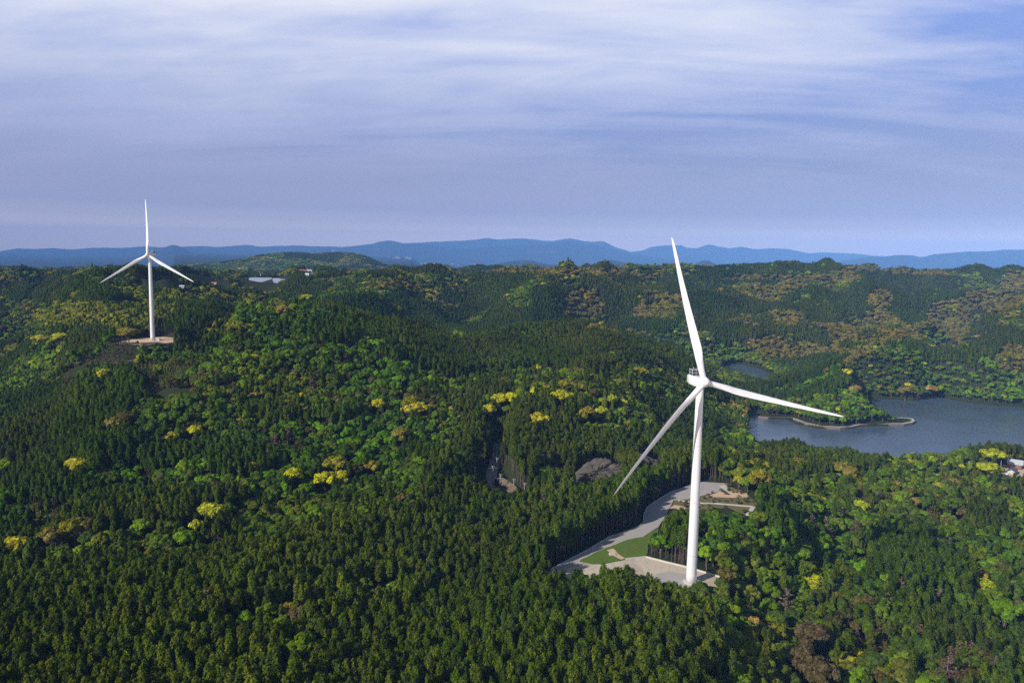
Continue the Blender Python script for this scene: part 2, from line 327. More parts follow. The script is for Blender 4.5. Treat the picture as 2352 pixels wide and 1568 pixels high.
def groundz_along(u, v, zoff=0.0, fn=None):
    """where the ray through the pixel meets the ground"""
    d = ray(u, v); ys_ = np.exp(np.linspace(log(200), log(4500), 900)); g_ = (fn or ground)(d[0]*ys_, ys_)
    zz_ = CAMZ+d[2]*ys_; k = np.nonzero(zz_ < g_+zoff)[0]
    return (d[0]*ys_[k[0]], ys_[k[0]], g_[k[0]]) if len(k) else None
_lw = []
for pts, dz_, wd in LINES:
    W_ = []
    for (a, b) in pts:
        q = groundz_along(a, b, 12.0, bil)
        if q is None: q = (ray(a, b)[0]*2900, 2900, 0)
        W_.append(q[:2])
    _lw.append((np.array(W_), dz_, wd))
LW = _lw
SILX = [-60,0,100,250,350,450,560,650,750,900,1000,1176,1300,1500,1560,1650,1750,1830,1900,2000,2100,2150,2250,2352,2420]
SILV = [615,616,618,623,620,620,622,626,624,619,615,613,612,611,607,612,608,603,607,615,622,622,615,618,618]
for _it in range(5):
    _u = np.linspace(-.74, .74, 150); _yy = np.exp(np.linspace(log(900), log(3500), 200)); _A, _B = np.meshgrid(_u, _yy, indexing='ij')
    _g = ground(_A*_B, _B)+11.0
    _vv = np.interp(_u*F*cos(TH)+CX, SILX, SILV); _tz = np.array([ray(CX+F*a/ray(CX, 600)[1]*cos(TH), b)[2] for a, b in zip(_u, _vv)])
    _ex = _g-(CAMZ+_B*_tz[:, None]); _sl = _ex/_B; _k = _sl.argmax(1); _e = _ex[np.arange(len(_u)), _k]; _m = _yy[_k]; _m = np.where(_e < 0, np.maximum(_m, 2400), _m); _e = np.maximum(_e, -12)
    kk = np.ones(7)/7; _e2 = np.convolve(np.pad(_e, 3, 'edge'), kk, 'valid'); _m2 = np.convolve(np.pad(_m, 3, 'edge'), kk, 'valid')
    CORR.append((_u, _e2, _m2))

# ------------------------------------------------------------------ object helpers
def tag(o, label=None, cat=None, group=None, kind=None):
    if label: o['label'] = label
    if cat: o['category'] = cat
    if group: o['group'] = group
    if kind: o['kind'] = kind
    return o
def link(name, me, mat=None, parent=None, loc=(0, 0, 0)):
    o = bpy.data.objects.new(name, me); COL.objects.link(o); o.location = loc
    if mat is not None:
        for m_ in (mat if isinstance(mat, (list, tuple)) else [mat]): me.materials.append(m_)
    if parent: o.parent = parent
    return o
def empty(name, loc, rz=0.0, label=None, cat=None, group=None):
    o = bpy.data.objects.new(name, None); COL.objects.link(o); o.location = loc; o.rotation_euler = (0, 0, rz)
    o.empty_display_size = 0.5
    return tag(o, label, cat, group)
class MB:
    def __init__(s): s.v = []; s.f = []; s.m = []
    def add(s, vs, fs, mi=0):
        b = len(s.v); s.v += [tuple(v) for v in vs]; s.f += [tuple(b+i for i in f) for f in fs]; s.m += [mi]*len(fs)
    def box(s, c, d, rz=0, mi=0, M=None):
        hx, hy, hz = d[0]/2, d[1]/2, d[2]/2; vs = []
        for z in (-hz, hz):
            for x, y in ((-hx, -hy), (hx, -hy), (hx, hy), (-hx, hy)):
                X = x*cos(rz)-y*sin(rz); Y = x*sin(rz)+y*cos(rz); v = Vector((c[0]+X, c[1]+Y, c[2]+z))
                vs.append(M @ v if M else v)
        s.add(vs, [(0, 3, 2, 1), (4, 5, 6, 7), (0, 1, 5, 4), (1, 2, 6, 5), (2, 3, 7, 6), (3, 0, 4, 7)], mi)
    def tube(s, p, q, r0, r1=None, n=10, mi=0, caps=True):
        r1 = r0 if r1 is None else r1
        p = Vector(p); q = Vector(q); a = (q-p).normalized()
        t = a.orthogonal().normalized(); b = a.cross(t)
        vs = [p+(t*cos(2*pi*i/n)+b*sin(2*pi*i/n))*r0 for i in range(n)]+[q+(t*cos(2*pi*i/n)+b*sin(2*pi*i/n))*r1 for i in range(n)]
        fs = [(i, (i+1) % n, n+(i+1) % n, n+i) for i in range(n)]
        if caps: fs += [tuple(range(n-1, -1, -1)), tuple(range(n, 2*n))]
        s.add(vs, fs, mi)
    def rings(s, rings, closed=True, cap=True, mi=0):
        n = len(rings[0]); vs = [v for r in rings for v in r]; fs = []
        for k in range(len(rings)-1):
            for i in range(n): fs.append((k*n+i, k*n+(i+1) % n, (k+1)*n+(i+1) % n, (k+1)*n+i))
        if cap: fs += [tuple(range(n-1, -1, -1)), tuple(range((len(rings)-1)*n, len(rings)*n))]
        s.add(vs, fs, mi)
    def mesh(s, name, smooth=False):
        me = bpy.data.meshes.new(name); me.from_pydata(s.v, [], s.f); me.update()
        if any(s.m): me.polygons.foreach_set('material_index', s.m)
        if smooth: me.polygons.foreach_set('use_smooth', [True]*len(s.f))
        return me
    def build(s, name, mat, parent=None, smooth=False, loc=(0, 0, 0)): return link(name, s.mesh(name, smooth), mat, parent, loc)

# ------------------------------------------------------------------ materials
def material(name):
    global nt
    m = bpy.data.materials.new(name); m.use_nodes = True; nt = m.node_tree; nt.nodes.clear()
    o = nt.nodes.new('ShaderNodeOutputMaterial'); return m, o
def pbsdf(o, color, rough=0.8, metal=0.0, spec=0.3, bump=None, bstr=0.3, bdist=0.1):
    b = nt.nodes.new('ShaderNodeBsdfPrincipled')
    if isinstance(color, tuple): b.inputs['Base Color'].default_value = (*color, 1)
    else: L(color, b.inputs['Base Color'])
    if isinstance(rough, (int, float)): b.inputs['Roughness'].default_value = rough
    else: L(rough, b.inputs['Roughness'])
    b.inputs['Metallic'].default_value = metal; b.inputs['Specular IOR Level'].default_value = spec
    if bump is not None:
        bn = nt.nodes.new('ShaderNodeBump'); bn.inputs['Strength'].default_value = bstr; bn.inputs['Distance'].default_value = bdist
        L(bump, bn.inputs['Height']); L(bn.outputs[0], b.inputs['Normal'])
    L(b.outputs[0], o.inputs['Surface']); return b
def objco(): return nt.nodes.new('ShaderNodeTexCoord').outputs['Object']
def simple(name, c, rough=0.7, metal=0, var=0.15, scale=1.5, spec=0.3):
    m, o = material(name); f = noise(objco(), scale, 4)
    col = mixc(f, tuple(x*(1-var) for x in c), tuple(min(1, x*(1+var)) for x in c)); pbsdf(o, col, rough, metal, spec); return m
M = {}
m, o = material('forest_floor')
g = objco(); a = noise(g, 0.03, 5); b = noise(g, 0.6, 4)
c = mixc(a, (0.022, 0.032, 0.010), (0.036, 0.036, 0.016)); c = mixc(mth('MULTIPLY', b, 0.5), c, (0.022, 0.036, 0.010)); pbsdf(o, c, 0.95, 0, 0.1, b, 0.6, 0.4); M['ground'] = m
m, o = material('far_hills')
g = objco(); a = noise(g, 0.004, 6, 0.6); b = noise(g, 0.05, 4, 0.7)
c = mixc(ramp(a, [(0.4, 0.0), (0.62, 1.0)]), (0.012, 0.022, 0.014), (0.035, 0.042, 0.022)); c = mixc(mth('MULTIPLY', b, 0.5), c, (0.012, 0.024, 0.010)); pbsdf(o, c, 0.95, 0, 0.1, b, 0.8, 8); M['far'] = m
m, o = material('gravel')
g = objco(); a = noise(g, 0.12, 4); b = noise(g, 1.8, 6, 0.7); t = noise(g, 0.05, 3, 0.5, 1.0)
c = mixc(a, (0.56, 0.475, 0.37), (0.68, 0.58, 0.455)); c = mixc(ramp(t, [(0.52, 0.0), (0.6, 1.0)]), c, (0.50, 0.42, 0.32)); c = mixc(mth('MULTIPLY', b, 0.28), c, (0.26, 0.22, 0.18)); wv = nt.nodes.new('ShaderNodeTexWave'); wv.inputs['Scale'].default_value = 0.09; wv.inputs['Distortion'].default_value = 9; wv.inputs['Detail'].default_value = 3; L(g, wv.inputs['Vector'])
c = mixc(mth('MULTIPLY', ramp(wv.outputs['Fac'], [(0.80, 0.0), (0.97, 1.0)]), 0.15), c, (0.24, 0.21, 0.18)); c = mixc(ramp(noise(g, 0.35, 5, 0.7), [(0.58, 0.0), (0.68, 0.7)]), c, (0.20, 0.19, 0.13))
pbsdf(o, c, 0.95, 0, 0.2, b, 0.4, 0.05); M['gravel'] = m
m, o = material('road_gravel')
g = objco(); a = noise(g, 0.2, 4); b = noise(g, 2.2, 6, 0.7)
c = mixc(a, (0.38, 0.355, 0.34), (0.50, 0.46, 0.42)); c = mixc(mth('MULTIPLY', b, 0.3), c, (0.2, 0.19, 0.18)); c = mixc(ramp(noise(g, 0.25, 5, 0.7), [(0.52, 0.0), (0.66, 0.6)]), c, (0.42, 0.37, 0.30)); pbsdf(o, c, 0.95, 0, 0.2, b, 0.4, 0.05); M['road'] = m
M['asphalt'] = simple('road_asphalt', (0.32, 0.30, 0.28), 0.9, 0, 0.25, 0.4)
m, o = material('grass')
g = objco(); a = noise(g, 0.15, 4, 0.6); b = noise(g, 2.5, 4, 0.7)
c = mixc(a, (0.085, 0.17, 0.018), (0.17, 0.20, 0.045)); c = mixc(mth('MULTIPLY', b, 0.5), c, (0.05, 0.11, 0.012)); pbsdf(o, c, 0.95, 0, 0.1, b, 0.8, 0.2); M['grass'] = m
m, o = material('dry_grass')
g = objco(); a = noise(g, 0.12, 4, 0.6); b = noise(g, 2.5, 4, 0.7)
c = mixc(a, (0.12, 0.13, 0.04), (0.25, 0.20, 0.11)); c = mixc(mth('MULTIPLY', b, 0.6), c, (0.10, 0.09, 0.04)); pbsdf(o, c, 0.95, 0, 0.1, b, 0.8, 0.2); M['drygrass'] = m
M['sand'] = simple('bare_soil', (0.62, 0.43, 0.29), 0.95, 0, 0.25, 0.3)
M['brown_soil'] = simple('brown_soil', (0.16, 0.12, 0.085), 0.95, 0, 0.5, 0.25)
m, o = material('rock_net')
g = objco(); a = noise(g, 0.3, 5, 0.7); b = noise(g, 1.2, 6, 0.75)
c = mixc(a, (0.09, 0.078, 0.07), (0.23, 0.20, 0.175)); c = mixc(mth('MULTIPLY', b, 0.7), c, (0.05, 0.045, 0.04)); pbsdf(o, c, 0.95, 0, 0.1, b, 1.0, 0.6); M['rock'] = m
M['concrete'] = simple('concrete', (0.55, 0.52, 0.47), 0.85, 0, 0.12, 0.8)
M['stone'] = simple('stone_revetment', (0.20, 0.15, 0.13), 0.9, 0, 0.5, 0.8)
m, o = material('white_paint'); g = objco(); mp = nt.nodes.new('ShaderNodeMapping'); mp.inputs['Scale'].default_value = (1.6, 1.6, 0.05); L(g, mp.inputs[0])
st = noise(mp.outputs[0], 1.0, 5, 0.65); c = mixc(ramp(st, [(0.5, 0.0), (0.75, 0.5)]), (0.80, 0.80, 0.79), (0.60, 0.60, 0.58)); pbsdf(o, c, 0.35, 0, 0.5); M['white'] = m
M['whitebl'] = simple('blade_gelcoat', (0.82, 0.82, 0.83), 0.28, 0, 0.015, 0.2, 0.5)
M['grey'] = simple('light_grey_paint', (0.55, 0.56, 0.58), 0.5, 0, 0.05)
M['dark'] = simple('dark_metal', (0.06, 0.065, 0.075), 0.5, 0.2, 0.3)
M['steel'] = simple('galvanised_steel', (0.42, 0.45, 0.46), 0.5, 0.6, 0.1)
M['pole'] = simple('pole_concrete', (0.30, 0.31, 0.32), 0.7, 0, 0.1)
M['polecross'] = simple('pole_steel', (0.35, 0.40, 0.42), 0.5, 0.5, 0.1)
M['trunk'] = simple('bark', (0.14, 0.105, 0.085), 0.95, 0, 0.4, 1.0)
M['deadwood'] = simple('dead_wood', (0.22, 0.17, 0.155), 0.95, 0, 0.4, 1.0)
M['roofwhite'] = simple('metal_roof', (0.55, 0.57, 0.60), 0.45, 0.1, 0.08)
M['roofred'] = simple('red_roof', (0.40, 0.14, 0.10), 0.7, 0, 0.15)
M['roofblue'] = simple('dark_roof_tiles', (0.10, 0.11, 0.14), 0.6, 0, 0.2)
M['wallred'] = simple('red_brown_wall', (0.26, 0.09, 0.05), 0.8, 0, 0.2)
M['wallcream'] = simple('cream_wall', (0.60, 0.52, 0.42), 0.8, 0, 0.1)
M['wallwhite'] = simple('white_wall', (0.72, 0.72, 0.70), 0.8, 0, 0.06)
M['towngrey'] = simple('town_wall', (0.34, 0.33, 0.33), 0.8, 0, 0.3)
M['glass'] = simple('window_glass', (0.03, 0.04, 0.06), 0.1, 0, 0.1, 1, 0.6)
m, o = material('solar_cells'); pbsdf(o, mixc(noise(objco(), 0.4, 2), (0.30, 0.33, 0.43), (0.42, 0.44, 0.54)), 0.25, 0.0, 0.8); M['solar'] = m
# water
m, o = material('lake_water')
g = objco(); w1 = noise(g, 0.9, 5, 0.65, 0.3); w2 = noise(g, 0.02, 4, 0.6, 0.6)
rgh = ramp(w2, [(0.42, 0.12), (0.6, 0.34)])
pbsdf(o, (0.075, 0.110, 0.155), rgh, 0, 0.6, w1, 0.5, 0.3); M['water'] = m
# foliage: one material, tint comes from each tree, lighter and darker leaf clumps from the mesh
def foliage(name, instanced):
    m, o = material(name)
    at = nt.nodes.new('ShaderNodeAttribute'); at.attribute_type = 'INSTANCER'; at.attribute_name = 'tint'
    lv = nt.nodes.new('ShaderNodeAttribute'); lv.attribute_type = 'GEOMETRY'; lv.attribute_name = 'leafv'
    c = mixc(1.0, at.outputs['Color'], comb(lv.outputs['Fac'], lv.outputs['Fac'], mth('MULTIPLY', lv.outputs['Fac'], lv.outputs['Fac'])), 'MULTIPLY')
    d = nt.nodes.new('ShaderNodeBsdfDiffuse'); L(c, d.inputs[0])
    t = nt.nodes.new('ShaderNodeBsdfTranslucent'); L(mixc(1.0, c, (1.0, 1.15, 0.5), 'MULTIPLY'), t.inputs[0])
    mx = nt.nodes.new('ShaderNodeMixShader'); mx.inputs[0].default_value = 0.18; L(d.outputs[0], mx.inputs[1]); L(t.outputs[0], mx.inputs[2])
    L(mx.outputs[0], o.inputs['Surface']); return m
M['leaf'] = foliage('foliage', True)

# ------------------------------------------------------------------ ground sheets
def sheet(name, us, ys, mat, fn):
    U, Yg = np.meshgrid(us, ys, indexing='ij'); X = U*Yg; Zg = fn(X, Yg)
    co_ = np.stack([X, Yg, Zg], -1).reshape(-1, 3); nu, ny = len(us), len(ys)
    idx = np.arange(nu*ny).reshape(nu, ny)
    q = np.stack([idx[:-1, :-1], idx[1:, :-1], idx[1:, 1:], idx[:-1, 1:]], -1).reshape(-1, 4)
    me = bpy.data.meshes.new(name); me.vertices.add(len(co_)); me.vertices.foreach_set('co', co_.ravel())
    me.loops.add(q.size); me.loops.foreach_set('vertex_index', q.ravel()); me.polygons.add(len(q))
    me.polygons.foreach_set('loop_start', np.arange(0, q.size, 4)); me.polygons.foreach_set('loop_total', np.full(len(q), 4))
    me.polygons.foreach_set('use_smooth', np.ones(len(q), bool)); me.update(); me.validate()
    return link(name, me, mat)
ysg = np.exp(np.concatenate([np.linspace(log(70), log(200), 60)[:-1], np.linspace(log(200), log(1300), 560)[:-1], np.linspace(log(1300), log(5000), 330)]))
usg = np.concatenate([np.linspace(-1.1, -0.72, 40)[:-1], np.linspace(-0.72, 0.72, 680)[:-1], np.linspace(0.72, 1.1, 40)])
tag(sheet('ground', usg, ysg, M['ground'], ground), 'dark forest floor of the wooded hills under the trees', 'ground', kind='structure')
ysf = np.exp(np.linspace(log(4990), log(29600), 540)); usf = np.linspace(-0.95, 0.95, 620)
tag(sheet('distant_mountains', usf, ysf, M['far'], ground), 'blue hazy mountain ranges on the horizon behind the wooded hills', 'mountains', kind='structure')

from mathutils.geometry import tessellate_polygon
def patch(name, P, z, mat, thick=0.3, label=None, cat=None, kind='structure', wobble=0, drape=False, sub=0):
    P = [tuple(p) for p in P]
    if wobble or sub:
        Q = []
        n = len(P)
        for i in range(n):
            a, b = P[i], P[(i+1) % n]; d = math.hypot(b[0]-a[0], b[1]-a[1]); k = max(1, int(d/2.0))
            for j in range(k):
                t = j/k; x = a[0]+(b[0]-a[0])*t; y = a[1]+(b[1]-a[1])*t
                if j or True:
                    x += wobble*(vnoise(np.array([x*.35]), np.array([y*.35]), 5)[0]-.5)*2; y += wobble*(vnoise(np.array([x*.35]), np.array([y*.35]), 6)[0]-.5)*2
                Q.append((x, y))
        P = Q
    n = len(P); tri = tessellate_polygon([[Vector((p[0], p[1], 0)) for p in P]])
    vs = [(p[0], p[1], z) for p in P]+[(p[0], p[1], z-thick) for p in P]
    ar = sum(P[i][0]*P[(i+1) % n][1]-P[(i+1) % n][0]*P[i][1] for i in range(n))
    fs = []
    for t in tri:
        a, b, c_ = (P[i] for i in t)
        cr = (b[0]-a[0])*(c_[1]-a[1])-(b[1]-a[1])*(c_[0]-a[0])
        fs.append(tuple(t) if cr > 0 else tuple(reversed(t)))
    for i in range(n):
        j = (i+1) % n; fs.append((i, n+i, n+j, j) if ar > 0 else (i, j, n+j, n+i))
    me = bpy.data.meshes.new(name); me.from_pydata(vs, [], fs); me.update()
    return tag(link(name, me, mat), label, cat, kind=kind)
patch('turbine_pad', PAD, 0.0, M['gravel'], 0.8, 'pale gravel pad around the base of the near wind turbine', 'gravel pad', wobble=0.3)
patch('road', ROAD, 0.06, M['road'], 0.8, 'grey gravel road curving up from the turbine pad', 'road', wobble=0.25)
patch('grass_verge', GRASS, 0.16, M['grass'], 0.8, 'green grass island between the gravel road and the pad', 'grass', wobble=0.5)
patch('grass_clearing', CLEAR, 0.03, M['drygrass'], 0.6, 'dry olive grass clearing beside the bend of the road', 'grass', wobble=0.6)
patch('sand_patch', poly([Z1(*p) for p in [(1985,262),(2130,206),(2230,196),(2300,200),(2420,225),(2440,262),(2352,272),(2150,268)]], 0), 0.10, M['sand'], 0.3, 'bare tan soil at the far end of the road', 'bare soil', wobble=0.5)
patch('sand_patch', poly([Z1(*p) for p in [(1600,385),(1650,352),(1770,368),(1760,395),(1640,400)]], 0), 0.10, M['sand'], 0.3, 'small bare tan strip inside the bend of the road', 'bare soil', wobble=0.3)
patch('footpath', poly([Z1(*p) for p in [(930,833),(1000,818),(1050,875),(1125,925),(1080,935),(985,885)]], 0), 0.22, M['sand'], 0.3, 'short tan path crossing the grass island', 'path')
patch('footpath', poly([Z1(*p) for p in [(1115,862),(1200,832),(1280,795),(1340,750),(1390,735),(1400,750),(1345,765),(1290,806),(1200,845),(1125,875)]], 0), 0.22, M['drygrass'], 0.3, 'narrow winding dry path through the grass island', 'path')
patch('gravel_circle', [(at_z(*Z1(1640,1140), 0)[0]+9.5*cos(a), at_z(*Z1(1640,1170), 0)[1]+9.5*sin(a)) for a in np.linspace(0, 2*pi, 40)[:-1]], 0.03, M['road'], 0.3, 'grey round crane area in front of the near turbine base', 'gravel area')
patch('left_turbine_pad', PAD2, 41.95, M['sand'], 1.0, 'pinkish tan earth pad under the far left wind turbine', 'earth pad', wobble=0.5)
patch('bare_field', FIELDA, 30.25, M['brown_soil'], 0.6, 'brown fallow field below the far left turbine', 'field', wobble=1.5)
patch('bare_field', FIELDC, 23.25, M['brown_soil'], 0.6, 'brown cleared strip in front of the bamboo grove', 'field', wobble=1.5)
patch('yard', YARD, -22.0, M['gravel'], 1.0, 'grey yard around the white-roofed house at the right edge', 'yard', wobble=0.5)
# curbs and low walls: one ribbon following a line
def ribbon(name, pts, w, z0, z1, mat, label, cat, kind=None):
    mb = MB(); pts = [Vector(p) for p in pts]; rings = []
    for i, p in enumerate(pts):
        a = pts[max(i-1, 0)]; b = pts[min(i+1, len(pts)-1)]; t = (b-a); t.z = 0; t.normalize(); n_ = Vector((-t.y, t.x, 0))*w/2
        rings.append([p-n_+Vector((0, 0, z0)), p+n_+Vector((0, 0, z0)), p+n_+Vector((0, 0, z1)), p-n_+Vector((0, 0, z1))])
    mb.rings(rings); return tag(mb.build(name, mat), label, cat, kind=kind)
def gz(pts, z=0.0): return [at_z(*Z1(*p), z) for p in pts]
ribbon('concrete_curb', gz([(1130,930),(1350,908),(1560,962),(1780,1015),(1960,1068),(2135,1120)]), 0.45, -0.2, 0.55, M['concrete'], 'pale concrete curb along the back edge of the turbine pad', 'curb')
ribbon('concrete_curb', gz(road_L), 0.35, -0.2, 0.35, M['grey'], 'grey concrete curb along the forest side of the gravel road', 'curb')
ribbon('drainage_channel', gz([(1690,303),(1800,318),(1960,335)])+[at_z(*Z5(x, y), 0) for x, y in [(2000,612),(2150,624),(2300,637)]], 0.9, -0.1, 0.45, M['concrete'], 'white concrete drainage channel across the dry grass clearing', 'channel')
ribbon('concrete_steps', [at_z(*Z5(x, y), 0) for x, y in [(2305,640),(2285,668),(2262,700)]], 2.2, -0.1, 0.5, M['concrete'], 'white concrete chute at the end of the drainage channel', 'steps')
def slab_box(name, c, d, rz, mat, label, cat):
    mb = MB(); mb.box((0, 0, d[2]/2), d, rz); mb.box((0, 0, d[2]+0.06), (d[0]*0.8, d[1]*0.8, 0.12), rz); return tag(mb.build(name, mat, loc=c), label, cat)
p = at_z(*Z1(985,885), 0); slab_box('catch_basin', (p[0], p[1], 0.1), (2.6, 1.6, 0.7), 0.2, M['concrete'], 'small white concrete catch basin on the grass island', 'catch basin')
p = at_z(*Z1(1925,465), 0); slab_box('catch_basin', (p[0], p[1], 0.0), (2.4, 1.8, 1.4), 0.1, M['concrete'], 'white concrete catch basin just right of the tall tower', 'catch basin')
patch('gravel_slope', poly([Z1(*p) for p in [(2130,148),(2190,130),(2265,180),(2210,205)]], 0), 0.14, M['concrete'], 0.2, 'pale stone apron at the far end of the road', 'stone apron')

# road 2: ribbon draped on the graded bed
mb = MB(); rings = []
fine = []
for i in range(len(ROAD2)-1):
    for k in range(6): fine.append(ROAD2[i]+(ROAD2[i+1]-ROAD2[i])*k/6)
fine.append(ROAD2[-1]); fine = np.array(fine)
for _ in range(3): fine[1:-1] = (fine[:-2]+fine[1:-1]*2+fine[2:])/4
for i, p in enumerate(fine):
    t = fine[min(i+1, len(fine)-1)]-fine[max(i-1, 0)]; t = t/np.hypot(t[0], t[1]); n_ = np.array([-t[1], t[0], 0])*3.4
    rings.append([p-n_+[0, 0, -.6], p+n_+[0, 0, -.6], p+n_+[0, 0, .25], p-n_+[0, 0, .25]])
mb.rings(rings); tag(mb.build('access_road', M['asphalt']), 'narrow grey road in the shade of the conifers by the utility poles', 'road', kind='structure')
# rock cut slopes above road 2
def bank(name, pix, mat, label):
    P0 = np.array([at_z(*Z2(x, y), z) for x, y, z in pix]); c = P0.mean(0)
    P_ = np.array([P0[i]+(P0[(i+1) % len(P0)]-P0[i])*k/5+np.array([random.uniform(-.9, .9), random.uniform(-.9, .9), random.uniform(-.5, .5)]) for i in range(len(P0)) for k in range(5)])
    # fan of a rippled surface with thickness
    mb = MB(); n = len(P_); R_ = 7; vs = []; 
    for k in range(R_+1):
        t = k/R_
        for q in P_:
            v = c+(q-c)*t+(np.array([random.uniform(-.7, .7), random.uniform(-.7, .7), random.uniform(-.25, .25)]) if 0 < k < R_ else 0); w = 1.1*(fbm(np.array([v[0]*.25]), np.array([v[2]*.4+v[1]*.25]), 9, 3)[0]-.5)
            vs.append((v[0], v[1]-w*2, v[2]+w))
    fs = [(k*n+i, k*n+(i+1) % n, (k+1)*n+(i+1) % n, (k+1)*n+i) for k in range(R_) for i in range(n)]
    b0 = len(vs); vs += [(q[0], q[1]+3.0, q[2]-3.0) for q in P_]
    fs += [(R_*n+i, R_*n+(i+1) % n, b0+(i+1) % n, b0+i) for i in range(n)]
    mb.add(vs, fs); return tag(mb.build(name, mat, smooth=True), label, 'bank', kind='structure')
bank('rock_bank', [(1185,600,-6),(1120,560,-4),(1130,480,-1),(1250,380,4),(1390,290,9),(1520,290,9),(1620,330,7),(1730,400,4),(1680,470,1),(1560,505,-1),(1400,545,-4)], M['rock'], 'bare netted rock bank beside the access road, larger of two')
bank('rock_bank', [(1890,250,9),(1940,235,9),(2060,290,7),(2180,360,4),(2230,410,2),(2150,420,1),(1950,400,1),(1880,380,2)], M['rock'], 'bare netted rock bank behind the drooping turbine blade tip')
bank('rock_bank', [(250,600,-9),(262,520,-3),(330,500,-2),(500,600,-4),(560,700,-7),(440,760,-10),(330,720,-10)], M['brown_soil'], 'brown earth bank behind the row of utility poles')

# ------------------------------------------------------------------ lake
def waters():
    for P_, nm, lb in ((LAKE, 'lake', 'blue grey lake with a walled grassy spit at the right'), (LAKE2, 'lake_arm', 'narrow lake arm behind the near turbine hub')):
        c = P_.mean(0); Q = P_+(P_-c)/np.linalg.norm(P_-c, axis=1)[:, None]*7
        patch(nm, Q, LZ, M['water'], 0.3, lb, 'lake')
waters()
pen = [at_z(*Z4(x, y), LZ) for x, y in PENPTS]
ribbon('shore_wall', [p+np.array([0, 0, 0]) for p in pen], 1.8, -1.0, 2.0, M['stone'], 'dark stone retaining wall around the grassy lake spit', 'retaining wall')
ribbon('shore_path', [p+np.array([0, 1.9, 0]) for p in pen[3:]], 2.0, 0.5, 2.06, M['concrete'], 'pale path on top of the wall around the lake spit', 'path', kind='structure')
patch('spit_grass', [p[:2] for p in pen[3:]]+[tuple(at_z(*Z4(x, y), LZ)[:2]) for x, y in [(760,1185),(600,1180),(400,1200),(200,1195)]], LZ+1.9, M['grass'], 2.5, 'mown grass on the walled spit in the lake', 'grass')

